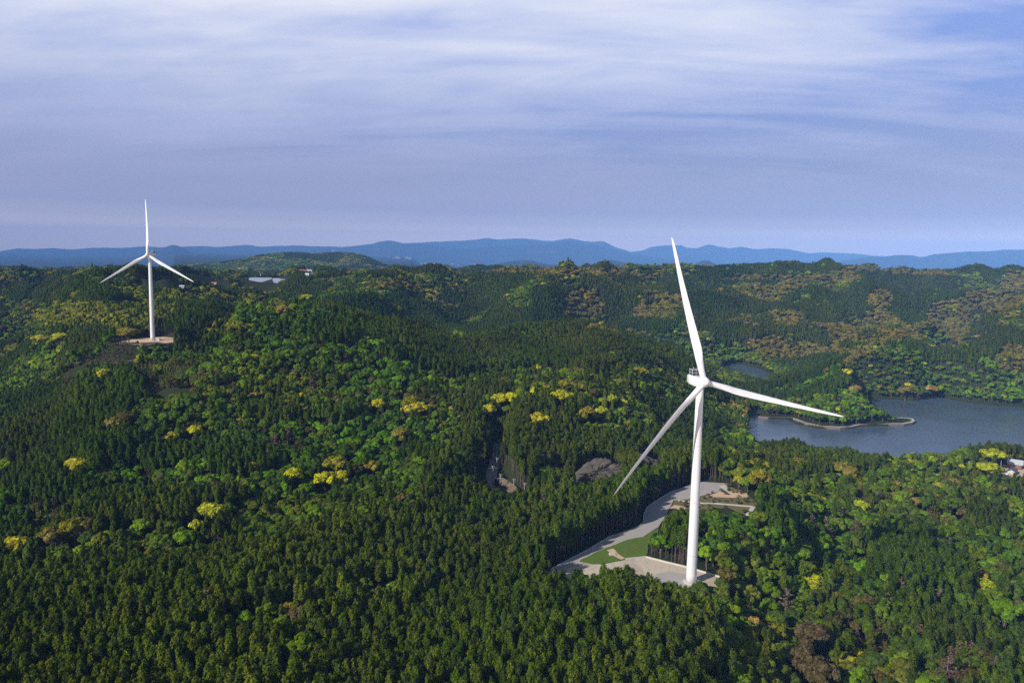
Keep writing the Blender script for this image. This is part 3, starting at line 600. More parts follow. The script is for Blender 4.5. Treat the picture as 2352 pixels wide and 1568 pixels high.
# ------------------------------------------------------------------ wind turbines
def turbine(base, H, az, tilt, ph, LB, cone, label, bend=True):
    root = empty('wind_turbine', base, 0, label, 'wind turbine', 'white three-bladed wind turbines')
    r0, r1 = 2.05, 1.42
    mb = MB(); Ns = 40; rings = []; zs = list(np.linspace(0, H-1.6, 25))
    for z in zs:
        r = r0+(r1-r0)*(z/(H-1.6))**1.05; rings.append([Vector((r*cos(2*pi*i/Ns), r*sin(2*pi*i/Ns), z)) for i in range(Ns)])
    mb.rings(rings); tower = mb.build('tower', M['white'], root, True)
    for zf in (11.5, 33, 56):
        r = r0+(r1-r0)*(zf/(H-1.6))+0.035; mb = MB()
        mb.rings([[Vector((r*cos(2*pi*i/Ns), r*sin(2*pi*i/Ns), zf+dz_)) for i in range(Ns)] for dz_ in (-.09, .09)]); mb.build('flange', M['grey'], tower, True)
    mb = MB(); mb.rings([[Vector((rr*cos(2*pi*i/Ns), rr*sin(2*pi*i/Ns), z)) for i in range(Ns)] for rr, z in ((3.3, -.3), (3.3, .2), (2.5, .35), (2.2, .35))]); mb.build('foundation', M['concrete'], root)
    a = Vector((sin(az)*cos(tilt), -cos(az)*cos(tilt), sin(tilt))); t = Vector((cos(az), sin(az), 0)); u = t.cross(a)
    if u.z < 0: u = -u
    # door and stair at the foot
    dr = MB(); dr.box((0, -r0-0.02, 2.6), (1.0, 0.12, 2.2)); dob = dr.build('door', M['grey'], tower); dob.rotation_euler = (0, 0, radians(60))
    st = MB(); st.box((0, -r0-1.0, 1.35), (1.3, 1.3, 0.12))
    for k in range(4): st.box((0, -r0-1.9-k*.28, 1.1-k*.26), (1.1, 0.28, 0.06))
    stob = st.build('stair', M['steel'], root); stob.rotation_euler = (0, 0, radians(60))
    hub = Vector((0, 0, H))+a*4.0
    # nacelle frame: a forward, t sideways, up
    n0 = Vector((sin(az), -cos(az), 0)); Z = Vector((0, 0, 1))
    def nf(f_, s, w): return Vector((0, 0, H))+n0*f_+t*s+Z*w
    mb = MB(); rings = []
    for f_, w, h0, h1, rr in ((-9.0, 1.35, -1.15, 1.45, .5), (-8.75, 1.65, -1.5, 1.75, .6), (-6.2, 1.78, -1.95, 1.9, .6), (-2.0, 1.8, -2.05, 1.95, .6), (1.5, 1.7, -1.75, 1.9, .7), (2.3, 1.4, -1.4, 1.6, .8)):
        ring = []
        for sx_, sz_, st_ in ((1, -1, 270), (1, 1, 0), (-1, 1, 90), (-1, -1, 180)):
            for k in range(5):
                an = radians(st_+k*22.5); cx_ = sx_*(w-rr); cz_ = (h1-rr) if sz_ > 0 else (h0+rr)
                ring.append(nf(f_, cx_+rr*cos(an), cz_+rr*sin(an)))
        rings.append(ring)
    mb.rings(rings); nac = mb.build('nacelle', M['white'], root, False)
    for p_ in nac.data.polygons: p_.use_smooth = len(p_.vertices) == 4
    mb = MB(); mb.rings([[Vector((r*cos(2*pi*i/24), r*sin(2*pi*i/24), z)) for i in range(24)] for r, z in ((1.5, H-2.6), (1.5, H-1.7))]); mb.build('yaw_ring', M['grey'], root, True)
    # roof cooler: rear frame with radiator panels, top rail, masts
    mb = MB()
    for s in (-1.55, 0, 1.55):
        mb.tube(nf(-6.7, s, 1.8), nf(-6.7, s, 4.2), 0.09); mb.tube(nf(-4.1, s, 1.85), nf(-4.1, s, 4.2), 0.09)
    for f_ in (-6.7, -4.1): mb.tube(nf(f_, -1.7, 4.2), nf(f_, 1.7, 4.2), 0.1); mb.tube(nf(f_, -1.6, 3.05), nf(f_, 1.6, 3.05), 0.08)
    for s in (-1.6, 1.6): mb.tube(nf(-6.9, s, 4.2), nf(-3.9, s, 4.2), 0.1); mb.tube(nf(-6.7, s, 3.05), nf(-4.1, s, 3.05), 0.07)
    cool = mb.build('cooler_frame', M['grey'], root)
    for z0, z1 in ((2.1, 2.95), (3.15, 4.1)):
        mb = MB()
        for f_ in (-6.65, -6.0, -5.4, -4.8, -4.15):
            vs = [nf(f_-.12, -1.5, z0), nf(f_+.12, -1.5, z0), nf(f_+.12, 1.5, z0), nf(f_-.12, 1.5, z0), nf(f_-.12, -1.5, z1), nf(f_+.12, -1.5, z1), nf(f_+.12, 1.5, z1), nf(f_-.12, 1.5, z1)]
            mb.add(vs, [(0, 1, 2, 3), (4, 5, 6, 7), (0, 1, 5, 4), (1, 2, 6, 5), (2, 3, 7, 6), (3, 0, 4, 7)])
        for s in (-1.52, 1.52):
            vs = [nf(-6.5, s-.05, z0), nf(-4.3, s-.05, z0), nf(-4.3, s+.05, z0), nf(-6.5, s+.05, z0), nf(-6.5, s-.05, z1), nf(-4.3, s-.05, z1), nf(-4.3, s+.05, z1), nf(-6.5, s+.05, z1)]
            mb.add(vs, [(0, 1, 2, 3), (4, 5, 6, 7), (0, 1, 5, 4), (1, 2, 6, 5), (2, 3, 7, 6), (3, 0, 4, 7)])
        mb.build('radiator', M['dark'], cool)
    for f_, s in ((-5.2, -0.6), (-4.4, 0.7)):
        mb = MB(); mb.tube(nf(f_, s, 4.1), nf(f_, s, 5.3), 0.06); mb.tube(nf(f_-.25, s, 5.2), nf(f_+.25, s, 5.2), 0.05); mb.build('wind_sensor', M['grey'], root)
    # spinner
    mb = MB(); rings = []
    prof = [(-1.9, 1.55), (-1.6, 1.78), (-.8, 1.95), (0, 1.98), (.8, 1.88), (1.5, 1.6), (2.1, 1.15), (2.5, .62), (2.66, .2)]
    for f_, r in prof: rings.append([hub+a*f_+(t*cos(2*pi*i/32)+u*sin(2*pi*i/32))*r for i in range(32)])
    mb.rings(rings); spin = mb.build('spinner', M['white'], root, True)
    # blades
    for k in range(3):
        an = ph+k*2*pi/3; e = u*cos(an)+t*sin(an); c_ = e.cross(a)          # e spanwise, c_ chordwise in the rotor plane
        mb = MB(); rings = []; S = 46; n = 28
        for j in range(S+1):
            s = (j/S); s = s**1.0; d = 1.2+(LB*cos(cone)-1.2)*s
            off = LB*sin(cone)*(s**1.7)
            # chord, thickness, twist along the span
            chord = np.interp(s, [0, .03, .1, .17, .23, .35, .5, .7, .85, .95, .985, 1], [2.2, 2.2, 2.5, 3.15, 3.35, 3.05, 2.5, 1.8, 1.3, .9, .5, .12])
            th_ = np.interp(s, [0, .04, .1, .2, .35, .6, 1], [1.0, .98, .72, .40, .27, .20, .16])
            tw = radians(np.interp(s, [0, .1, .3, .6, 1], [14, 12, 6, 2, -1])+30)
            cen = hub+e*d+a*off; round_ = np.interp(s, [0, .04, .2], [1, 1, 0])
            cd = c_*cos(tw)+a*sin(tw); td = a*cos(tw)-c_*sin(tw)
            ring = []
            for i in range(n):
                q = 2*pi*i/n; cxn = cos(q)*0.5; cyn = sin(q)*0.5*th_
                xa = 0.5*(1-cos(q)); 
                xx = (1-cos(q))/2; yt = 5*th_*(0.2969*sqrt(max(xx, 0))-0.126*xx-0.3516*xx**2+0.2843*xx**3-0.1036*xx**4)*(1 if q <= pi else -1)
                ax_, ay_ = (xx-0.32), yt
                X = ax_*(1-round_)+(-cos(q)*.5)*round_; Yv = ay_*(1-round_)+(sin(q)*.5)*round_
                ring.append(cen+cd*(X*chord)+td*(Yv*chord))
            rings.append(ring)
        mb.rings(rings); mb.build('blade', M['whitebl'], root, True)
        mb = MB(); mb.tube(hub+e*0.9, hub+e*1.95, 1.3, 1.22, 28); mb.build('blade_collar', M['white'], spin, True)
    return root
bp = at_z(*P2(1727, 1468), 0.0)
TB1 = np.array([at_y(*P2(1727, 1470), 300)[0], 300, -4.15]); off1 = 0.0
turbine((TB1[0]*.9885, 296.6, 0.0), 81.1, radians(11.06), radians(8.58), radians(-15.67), 56.9, radians(6.87), 'tall white wind turbine standing on the gravel pad, larger and nearer')
TB2 = at_z(*P2(382, 850), 42.0)
turbine(tuple(TB2), 79.0*TB2[1]/719, radians(-2.06), radians(5), radians(-1.7), 51.0, radians(2.3), 'small far white wind turbine on the left ridge above the earth pad')
# transformer box beside the far turbine
mb = MB(); mb.box((0, 0, 1.1), (3.2, 2.2, 2.2)); mb.box((0, 0, 2.27), (3.5, 2.5, 0.14)); tag(mb.build('transformer_cabinet', M['grey'], loc=(TB2[0]+5.5, TB2[1]-1, 42)), 'small grey cabinet at the foot of the far turbine', 'cabinet')

# ------------------------------------------------------------------ utility poles (foot pixel, top pixel in the full photograph)
POLES = [
 (1187,1197,1187,1168,'short dark utility pole at the shaded left end of the access road'),
 (1231.3,1213,1233,1164,'utility pole with a heavy double crossarm beside the pale road bend'),
 (1242,1172,1242.6,1146,'utility pole in shade where the access road enters the wood'),
 (1250,1236,1250.7,1184,'tall utility pole right of the double crossarm pole'),
 (1284,1238,1284.4,1196,'utility pole at the foot of the brown bank'),
 (1311,1238,1311.5,1217,'utility pole mostly hidden by trees, just its top showing'),
 (1342.5,1236,1342.5,1199,'utility pole against the wood right of the brown bank'),
 (1432,1213,1431.6,1193,'utility pole at the left end of the larger rock bank'),
 (1551,1192,1551,1165,'utility pole in front of the larger rock bank'),
 (1604,1182,1604,1155,'utility pole beside the blade tip and rock bank'),
 (1682,1178,1683,1154,'pale utility pole above the trees left of the tower'),
 (1005.4,1002,1005.8,977,'utility pole left of the yellow-crowned tree group'),
 (1007.9,1038,1007.9,1017,'utility pole below and left of the yellow-crowned tree group'),
 (1018.3,1044,1018.3,1026.7,'utility pole in front of the yellow-crowned tree group'),
 (1019.2,972,1019.5,955,'bluish utility pole in the dark gap above the yellow tree group'),
 (1044.6,945,1044.6,930,'farthest utility pole in the dark forest gap'),
 (2421,1180,2421,1152,'utility pole among brown trees left of the house'),
 (2489.6,1170,2491.6,1140,'left one of two pale utility poles beside the house'),
 (2501,1177,2504,1136,'right one of two pale utility poles beside the house, with a transformer'),
]
poledata = []
for i, (u0, v0, u1, v1, lb) in enumerate(POLES):
    q = groundz_along(*P2(u0, v0), 0.0)
    top = CAMZ+ray(*P2(u1, v1))[2]*q[1]; Hh = max(top-q[2], 7.0); poledata.append((q[0], q[1]))
    r = empty('utility_pole', (q[0], q[1], q[2]-0.3), random.uniform(-.5, .5), lb, 'utility pole', 'utility poles among the trees')
    Hh += .3
    mb = MB(); mb.tube((0, 0, 0), (0, 0, Hh), 0.26, 0.17, 10); mb.build('shaft', M['pole'], r, True)
    for z, w in ((Hh-.35, 1.8), (Hh-1.25, 1.6)) if i not in (0, 10) else ((Hh-.5, 1.5),):
        mb = MB(); mb.box((0.12, 0.16, z), (w, 0.12, 0.12)); ca = mb.build('crossarm', M['polecross'], r)
        for s in (-.8, -.35, .5, .95):
            mb = MB(); mb.tube((s*w/1.8, .16, z+.06), (s*w/1.8, .16, z+.3), .07, .05, 6); mb.build('insulator', M['wallwhite'], ca)
    if i in (1, 18, 8):
        mb = MB(); mb.tube((.42, -.1, Hh-3.0), (.42, -.1, Hh-2.1), .27, .27, 12); mb.tube((.42, -.1, Hh-2.1), (.42, -.1, Hh-2.0), .3, .24, 12); mb.build('transformer', M['grey'], r)

# masts on the far hill
for sx0, sy0, sy1, lb in ((1530, 150, 116, 'taller lattice mast on the crest of the far wooded hill'), (1576, 150, 130, 'shorter lattice mast on the crest of the far wooded hill')):
    u, v = S1(sx0, sy0); u1, v1 = S1(sx0, sy1); D = 4100; b = at_y(u, v, D); tp = at_y(u1, v1, D)
    zb = float(ground(np.array([b[0]]), np.array([float(D)]))[0]); Hh = tp[2]-zb
    r = empty('radio_mast', (b[0], float(D), zb), 0, lb, 'radio mast', 'masts on the far hill'); mb = MB()
    cs = [(-2.2, -2.2), (2.2, -2.2), (2.2, 2.2), (-2.2, 2.2)]
    for x, y in cs: mb.tube((x, y, 0), (x*.25, y*.25, Hh), .35, .25, 6)
    nl = 8
    for k in range(nl):
        z0, z1 = Hh*k/nl, Hh*(k+1)/nl; s0, s1 = 1-.75*k/nl, 1-.75*(k+1)/nl
        for j in range(4):
            a_, b_ = cs[j], cs[(j+1) % 4]; mb.tube((a_[0]*s0, a_[1]*s0, z0), (b_[0]*s1, b_[1]*s1, z1), .18, None, 4); mb.tube((a_[0]*s1, a_[1]*s1, z1), (b_[0]*s1, b_[1]*s1, z1), .18, None, 4)
    mb.build('lattice', M['steel'], r)
    mb = MB()
    for z in (.72, .85): mb.tube((0, -1.6, Hh*z), (0, -.9, Hh*z), 1.4, 1.0, 12)
    mb.build('antenna', M['wallwhite'], r)

# ------------------------------------------------------------------ houses
def house(name, loc, rz, w, d, h, roofh, wall, roof, label, cat, group=None, detail=True):
    r = empty(name, loc, rz, label, cat, group)
    mb = MB(); hw, hd = w/2, d/2
    mb.add([(-hw, -hd, 0), (hw, -hd, 0), (hw, hd, 0), (-hw, hd, 0), (-hw, -hd, h), (hw, -hd, h), (hw, hd, h), (-hw, hd, h), (-hw, 0, h+roofh), (hw, 0, h+roofh)],
           [(0, 1, 5, 4), (2, 3, 7, 6), (1, 2, 6, 9, 5), (3, 0, 4, 8, 7), (0, 3, 2, 1)])
    mb.build('wall', wall, r)
    e = 0.7; th_ = .25; mb = MB(); s = roofh/hd
    for sg in (1, -1):
        a0 = (-hw-e, sg*(hd+e), h-s*e); a1 = (hw+e, sg*(hd+e), h-s*e); b0 = (-hw-e, 0, h+roofh); b1 = (hw+e, 0, h+roofh)
        vs = [a0, a1, b1, b0]+[(p_[0], p_[1], p_[2]+th_) for p_ in (a0, a1, b1, b0)]
        mb.add([(p_[0], p_[1], p_[2]+.05) for p_ in vs], [(0, 1, 2, 3), (4, 5, 6, 7), (0, 1, 5, 4), (1, 2, 6, 5), (3, 0, 4, 7)])
    mb.build('roof', roof, r)
    if detail:
        n = max(1, int(w/3))
        for k in range(n):
            x = -hw+w*(k+.5)/n; mb = MB(); mb.box((x, -hd-.03, h*.55), (1.3, .08, 1.1)); wn = mb.build('window', M['wallwhite'], r)
            mb = MB(); mb.box((x, -hd-.08, h*.55), (1.1, .04, .9)); mb.build('pane', M['glass'], wn)
    return r
p = at_z(*P2(2538, 1168), -22); house('house', (p[0], p[1], -22), radians(-38), 8.5, 9.5, 3.6, 2.2, M['wallred'], M['roofwhite'], 'red-brown walled house with a pale metal roof at the right edge', 'house')
p = at_z(*P2(2530, 1184), -22); house('shed', (p[0], p[1], -22), radians(-42)+pi/2, 8, 4.5, 2.8, 1.2, M['wallcream'], M['roofblue'], 'small cream shed with a dark roof in front of the pale-roofed house', 'shed', detail=False)
p = at_z(*P2(2519, 1188), -22)
r = empty('van', (p[0], p[1]-1.0, -22), radians(20), 'small white van parked beside the cream shed', 'van')
mb = MB(); mb.rings([[Vector((x, y, z)) for y, z in ((-.85, .35), (.85, .35), (.85, zz1), (.75, zz2), (-.75, zz2), (-.85, zz1))] for x, zz1, zz2 in ((-1.9, 1.2, 1.75), (-1.75, 1.3, 1.9), (.9, 1.3, 1.9), (1.4, 1.1, 1.25), (1.95, .9, 1.0), (2.05, .7, .75))]); mb.build('body', M['white'], r)
for x in (-1.2, 1.3):
    for y in (-.85, .85):
        mb = MB(); mb.tube((x, y-.1, .33), (x, y+.1, .33), .33, .33, 14); mb.build('wheel', M['dark'], r)
mb = MB(); mb.box((-.3, -.87, 1.35), (2.0, .03, .4)); mb.build('side_window', M['glass'], r)
# small roofed hut at the inlet behind the hub
p = at_z(*P2(1797, 906), -43); house('hut', (p[0], p[1], -40), radians(15), 9, 5, 2.6, 1.0, M['wallwhite'], M['roofwhite'], 'small pale-roofed hut by the narrow lake arm behind the hub', 'hut', detail=False)
# village near the solar field, far left of centre
def S5(x, y): return P2(600+x/11.76, 640+y/11.76)
VILL = [(1760,480,'roofred','wallwhite',22,'two-storey red-roofed house above the solar field'),(1890,480,'roofred','wallwhite',20,'red-roofed house right of the two-storey one above the solar field'),(1985,480,'roofwhite','wallwhite',14,'small white house at the right of the hill village'),
        (1980,600,'roofwhite','wallwhite',26,'long white shed below the hill village'),(2160,575,'roofblue','wallwhite',22,'long dark-roofed shed right of the white shed'),(2085,480,'roofwhite','wallcream',14,'small grey house at the far right of the hill village'),
        (905,550,'roofred','wallcream',16,'lone orange-roofed house left of the hill village'),(610,530,'roofblue','wallwhite',18,'lone blue-grey roofed house in the dark trees left of the village')]
VPT = []; VBOX = []
for x, y, rf, wl, sz, lb in VILL:
    u, v = S5(x, y+12); q = groundz_along(u, v, 8.0) if x < 1600 else tuple(at_z(u, v, 70.5))
    if q is None: continue
    VBOX.append((u, v, sz))
    sz = max(sz*.45/12*q[1]/F*12, 7)
    VPT.append((q[0], q[1], sz)); house('house', (q[0], q[1], q[2]+(4 if x < 1600 else 0)), random.uniform(-.5, .5), sz, sz*.55, 5, 2.5, M[wl], M[rf], lb, 'house', detail=False)
u, v = S1(835, 268); q = groundz_along(u, v, 8.0); VPT.append((q[0], q[1], 30)); house('house', q, .2, 9*q[1]/F, 5*q[1]/F, 2.6, 1.2, M['wallwhite'], M['roofwhite'], 'white farm building just under the far turbine right blade', 'house', detail=False)
u, v = S1(980, 262); q = groundz_along(u, v, 8.0); VPT.append((q[0], q[1], 30)); house('house', q, -.1, 16*q[1]/F, 5*q[1]/F, 2.8, 1.2, M['wallcream'], M['roofred'], 'long red-roofed shed left of the solar field', 'house', detail=False)
# solar field: rows of panels on the slope
SOL = []
for (xa, xb, y0, y1, nr, side) in ((240, 930, 760, 690, 9, 'left'), (960, 1450, 720, 660, 7, 'right')):
    for k in range(nr):
        t = k/(nr-1); y = y0+(y1-y0)*t
        xl = xa+(170*(1-t) if side == 'left' else 60*(1-t)); xr = xb-(300*(1-t) if side == 'left' else 200*(1-t))
        SOL.append((xl, xr, y, side))
SOLP = []
for i, (xl, xr, y, side) in enumerate(SOL):
    ul, v = S5(xl, y); ur, _ = S5(xr, y); k = (i if side == 'left' else i-9)
    Yr = 1485+k*(20 if side == 'left' else 24); xl_, xr_ = ray(ul, v)[0]*Yr, ray(ur, v)[0]*Yr; zr = 62.5
    SOLP.append((xl_, xr_, Yr, zr))
    r = empty('solar_panel_row', ((xl_+xr_)/2, Yr, zr), 0, 'long row of pale solar panels in the hillside array', 'solar panels', 'rows of solar panels on the far slope')
    mb = MB(); w = xr_-xl_; mb.add([(-w/2, -5, 1.0), (w/2, -5, 1.0), (w/2, 5, 4.5), (-w/2, 5, 4.5), (-w/2, -5, .8), (w/2, -5, .8), (w/2, 5, 4.3), (-w/2, 5, 4.3)], [(0, 1, 2, 3), (7, 6, 5, 4), (0, 4, 5, 1), (1, 5, 6, 2), (2, 6, 7, 3), (3, 7, 4, 0)]); mb.build('panel', M['solar'], r)
    mb = MB()
    for x in np.linspace(-w/2+1, w/2-1, 9): mb.tube((x, 0, -1), (x, 0, 2.5), .15, None, 6)
    mb.build('support', M['steel'], r)
SOLP = np.array(SOLP)
# town on the plain beyond, tiny and hazy
for k in range(48):
    if k < 30: sx_ = random.gauss(1960, 90); sy_ = random.uniform(176, 200)
    else: sx_ = random.gauss(2270, 60) if k < 40 else random.gauss(1880, 50); sy_ = random.uniform(160, 190)
    u, v = S1(sx_, sy_); d_ = ray(u, v); Yt = random.uniform(14500, 18000); x = d_[0]*Yt; zt = float(ground(np.array([x]), np.array([Yt]))[0])
    w, dd, h = random.uniform(25, 80), random.uniform(20, 50), random.uniform(10, 24)
    if k in (5, 6): w, dd, h = 60, 25, 42
    r = empty('town_building', (x, Yt, zt-1), random.uniform(-.4, .4), 'tiny pale building in the hazy town below the blue mountain' if k not in (5, 6) else 'pale tower block standing above the hazy town', 'building', 'far town buildings' if k not in (5, 6) else 'tower blocks of the far town')
    mb = MB(); mb.box((0, 0, h/2), (w, dd, h)); mb.build('wall', M['towngrey'], r)
    mb = MB(); mb.box((0, 0, h+.4), (w+1, dd+1, .8)); mb.box((w*.2, 0, h+1.8), (w*.2, dd*.3, 2)); mb.build('roof', M['grey'], r)

# ------------------------------------------------------------------ tree prototypes
def quads(C, Nn, S, rng, asp=1.0):
    n = len(C); Nn = Nn/np.linalg.norm(Nn, axis=1)[:, None]
    r = rng.normal(size=(n, 3)); T = np.cross(Nn, r); T /= np.linalg.norm(T, axis=1)[:, None]; B = np.cross(Nn, T)
    s = (S*rng.uniform(.7, 1.3, n))[:, None]; s2 = s*asp
    return np.stack([C-T*s-B*s2*.6, C+T*s*.8-B*s2, C+T*s+B*s2*.7, C-T*s*.7+B*s2], 1)
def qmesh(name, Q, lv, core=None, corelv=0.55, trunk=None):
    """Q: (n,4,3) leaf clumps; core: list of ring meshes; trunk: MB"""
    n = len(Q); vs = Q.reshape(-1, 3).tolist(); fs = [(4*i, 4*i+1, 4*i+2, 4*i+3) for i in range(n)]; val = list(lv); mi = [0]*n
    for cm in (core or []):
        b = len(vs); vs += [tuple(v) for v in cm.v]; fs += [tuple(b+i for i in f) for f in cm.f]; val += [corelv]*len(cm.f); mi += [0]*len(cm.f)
    if trunk:
        b = len(vs); vs += [tuple(v) for v in trunk.v]; fs += [tuple(b+i for i in f) for f in trunk.f]; val += [1.0]*len(trunk.f); mi += [1]*len(trunk.f)
    me = bpy.data.meshes.new(name); me.from_pydata(vs, [], fs); me.update()
    me.polygons.foreach_set('material_index', mi)
    a = me.attributes.new('leafv', 'FLOAT', 'FACE'); a.data.foreach_set('value', np.array(val, float)); return me
def blob(c, r, rz, n=7, m_=5, bot=-1.0):
    mb = MB(); rings = []
    for j in range(m_+1):
        ph = -pi/2+pi*(j+.0)/m_; rr = max(cos(ph), .02); z = sin(ph)
        rings.append([Vector((c[0]+r*rr*cos(2*pi*i/n+j), c[1]+r*rr*sin(2*pi*i/n+j), c[2]+rz*z)) for i in range(n)])
    mb.rings(rings); return mb
def conifer(seed, H=14.0, R=1.42, cb=0.60, nq=460, ls=0.27, rnd=0.23):
    rng = np.random.default_rng(seed); t = rng.uniform(0, 1, nq)**1.15
    z = H*(cb+(1-cb)*t); lobes = rng.uniform(0, 2*pi, 3)
    th = rng.uniform(0, 2*pi, nq)
    rad = R*np.clip((1-t), 0, 1)**rnd*(0.72+0.38*sstep(t, 0, .18))
    lump = 1+0.16*np.sin(th*3+lobes[0]+t*9)+0.10*np.sin(th*5+lobes[1]-t*14)
    rr = rad*lump*rng.uniform(.72, 1.08, nq)+.05
    C_ = np.stack([rr*np.cos(th), rr*np.sin(th), z+rng.normal(size=nq)*.15], 1)
    Nn = np.stack([np.cos(th), np.sin(th), .65+t*1.1], 1)+rng.normal(size=(nq, 3))*.28
    Q = quads(C_, Nn, np.full(nq, ls)*(1-.25*t), rng, 1.15)
    lv = rng.uniform(.65, 1.35, nq)*(1+.25*np.sin(th*3+lobes[0]+t*9))
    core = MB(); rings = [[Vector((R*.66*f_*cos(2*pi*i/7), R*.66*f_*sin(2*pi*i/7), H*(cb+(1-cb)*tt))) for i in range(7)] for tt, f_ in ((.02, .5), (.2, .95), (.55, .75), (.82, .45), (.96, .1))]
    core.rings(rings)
    tr = MB(); tr.tube((0, 0, -1.5), (0, 0, H*.8), .19, .06, 7)
    for k in range(6):
        a_ = random.uniform(0, 6.28); zt = H*(cb-.10+.03*k); tr.tube((0, 0, zt), (1.0*cos(a_), 1.0*sin(a_), zt+.15), .035, .01, 4)
    return Q, lv, [core], tr
def broad(seed, R=4.2, H=11.0, cb=0.34, nl=13, nq=1500, ls=.33, flat=.66, lobr=.38):
    rng = np.random.default_rng(seed); zc = H*(cb+(1-cb)*.42); ch = H*(1-cb)*.5
    lob = [(0, 0, zc+ch*.55, R*lobr*1.25)]
    for k in range(nl):
        a_ = 2*pi*k/nl*1.618*1.3+rng.uniform(-.4, .4); q = rng.uniform(.35, .78); lob.append((R*q*cos(a_), R*q*sin(a_), zc+ch*(.55*(1-q*q)+rng.uniform(-.45, .15)), R*lobr*rng.uniform(.7, 1.1)))
    lob = np.array(lob); per = int(nq/len(lob)*1.6); CC = []; NN = []; LV = []
    for i, (x, y, z, r) in enumerate(lob):
        d = rng.normal(size=(per, 3)); d[:, 2] = np.where(d[:, 2] < -.45, -d[:, 2], d[:, 2]); d /= np.linalg.norm(d, axis=1)[:, None]
        p_ = np.array([x, y, z])+d*np.array([1, 1, flat+.18])*r*rng.uniform(.82, 1.08, per)[:, None]
        ins = np.zeros(per, bool)
        for j, (x2, y2, z2, r2) in enumerate(lob):
            if j != i: ins |= np.linalg.norm((p_-np.array([x2, y2, z2]))/np.array([1, 1, flat+.18]), axis=1) < r2*.8
        b = rng.uniform(.8, 1.2)
        CC.append(p_[~ins]); NN.append((d+rng.normal(size=d.shape)*.3+[0, 0, .2])[~ins]); LV.append(rng.uniform(.65, 1.35, (~ins).sum())*b)
    C_ = np.concatenate(CC); Nn = np.concatenate(NN); lv = np.concatenate(LV)
    Q = quads(C_, Nn, np.full(len(C_), ls), rng)
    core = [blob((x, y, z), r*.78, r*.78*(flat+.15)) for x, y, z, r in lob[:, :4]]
    tr = MB(); tr.tube((0, 0, -1.5), (.2, .1, zc-ch*.1), .28, .18, 7)
    for x, y, z, r in lob[1:6]: tr.tube((.1, .05, H*cb*.8), (x*.8, y*.8, z), .12, .05, 5)
    return Q, lv, core, tr
def deadtree(seed, H=12.0, R=2.6, n=15, nq=300):
    rng = np.random.default_rng(seed); tr = MB(); tr.tube((0, 0, -1.5), (0, 0, H), .2, .03, 7); CC = []; NN = []
    for k in range(n*2):
        t = rng.uniform(0, 1); z = H*(.3+.68*t); a_ = rng.uniform(0, 2*pi); l = R*(1-t)**.7*rng.uniform(.6, 1.1)+.3; dz_ = l*rng.uniform(-.15, .25)
        tr.tube((0, 0, z), (l*cos(a_), l*sin(a_), z+dz_), .05, .015, 4, caps=False)
        m_ = max(3, int(nq/(n*2)*l/R*1.6)); s = rng.uniform(.25, 1.05, m_)
        CC.append(np.stack([l*s*cos(a_)+rng.normal(size=m_)*.18, l*s*sin(a_)+rng.normal(size=m_)*.18, z+dz_*s+rng.normal(size=m_)*.12], 1)); NN.append(rng.normal(size=(m_, 3))*.6+[0, 0, 1])
    C_ = np.concatenate(CC); Q = quads(C_, np.concatenate(NN), np.full(len(C_), .24), rng, .7); return Q, rng.uniform(.6, 1.4, len(C_)), [], tr
def bamboo(seed):
    rng = np.random.default_rng(seed); CC = []; NN = []; tr = MB()
    for k in range(11):
        x, y = rng.normal(size=2)*1.3; h = rng.uniform(6.5, 9.5); a_ = rng.uniform(0, 6.28); l = rng.uniform(.4, 1.4); tr.tube((x, y, -1), (x+l*.4*cos(a_), y+l*.4*sin(a_), h*.8), .06, .03, 4)
        s = rng.uniform(.35, 1, 46); CC.append(np.stack([x+l*s**2*cos(a_)+rng.normal(size=46)*.28*(1.25-s), y+l*s**2*sin(a_)+rng.normal(size=46)*.28*(1.25-s), h*s], 1)); NN.append(rng.normal(size=(46, 3))*.7+[0, 0, .6])
    C_ = np.concatenate(CC); Q = quads(C_, np.concatenate(NN), np.full(len(C_), .23), rng, .6); return Q, rng.uniform(.6, 1.5, len(C_)), [blob((0, 0, 3.2), 1.4, 2.6)], tr
PROTO = {'conifer': [conifer(1), conifer(2, R=1.6, rnd=.21, cb=.63), conifer(3, H=14.6, R=1.3, rnd=.34, cb=.58), conifer(4, H=13.5, R=1.52, rnd=.24, cb=.62)],
         'broad': [broad(11), broad(12, nl=16, H=10, lobr=.34), broad(13, R=3.9, H=12, nl=11, flat=.85), broad(14, R=4.5, H=10.5, nl=18, lobr=.31)],
         'dome': [broad(21, R=4.6, H=11, nl=15, nq=1300, ls=.34, flat=.66, lobr=.36, cb=.3), broad(22, R=4.4, H=11, nl=18, nq=1300, ls=.34, flat=.6, lobr=.32, cb=.3)],
         'dead': [deadtree(31), deadtree(32, H=13, R=2.2), deadtree(33, R=3.0, n=18)],
         'bamboo': [bamboo(41), bamboo(42)]}
FLAT = []; KEY = {}
pc = bpy.data.collections.new('tree_kinds')
for k, lst in PROTO.items():
    KEY[k] = []
    for j, (Q, lv, core, tr) in enumerate(lst):
        idx = len(FLAT); KEY[k].append(idx)
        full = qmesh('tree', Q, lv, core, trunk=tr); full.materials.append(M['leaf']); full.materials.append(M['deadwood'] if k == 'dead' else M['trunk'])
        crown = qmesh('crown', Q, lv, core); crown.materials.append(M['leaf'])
        trunk = tr.mesh('trunk'); trunk.materials.append(M['deadwood'] if k == 'dead' else M['trunk'])
        FLAT.append((full, crown, trunk))
        po = bpy.data.objects.new('k%02d' % idx, full); pc.objects.link(po)

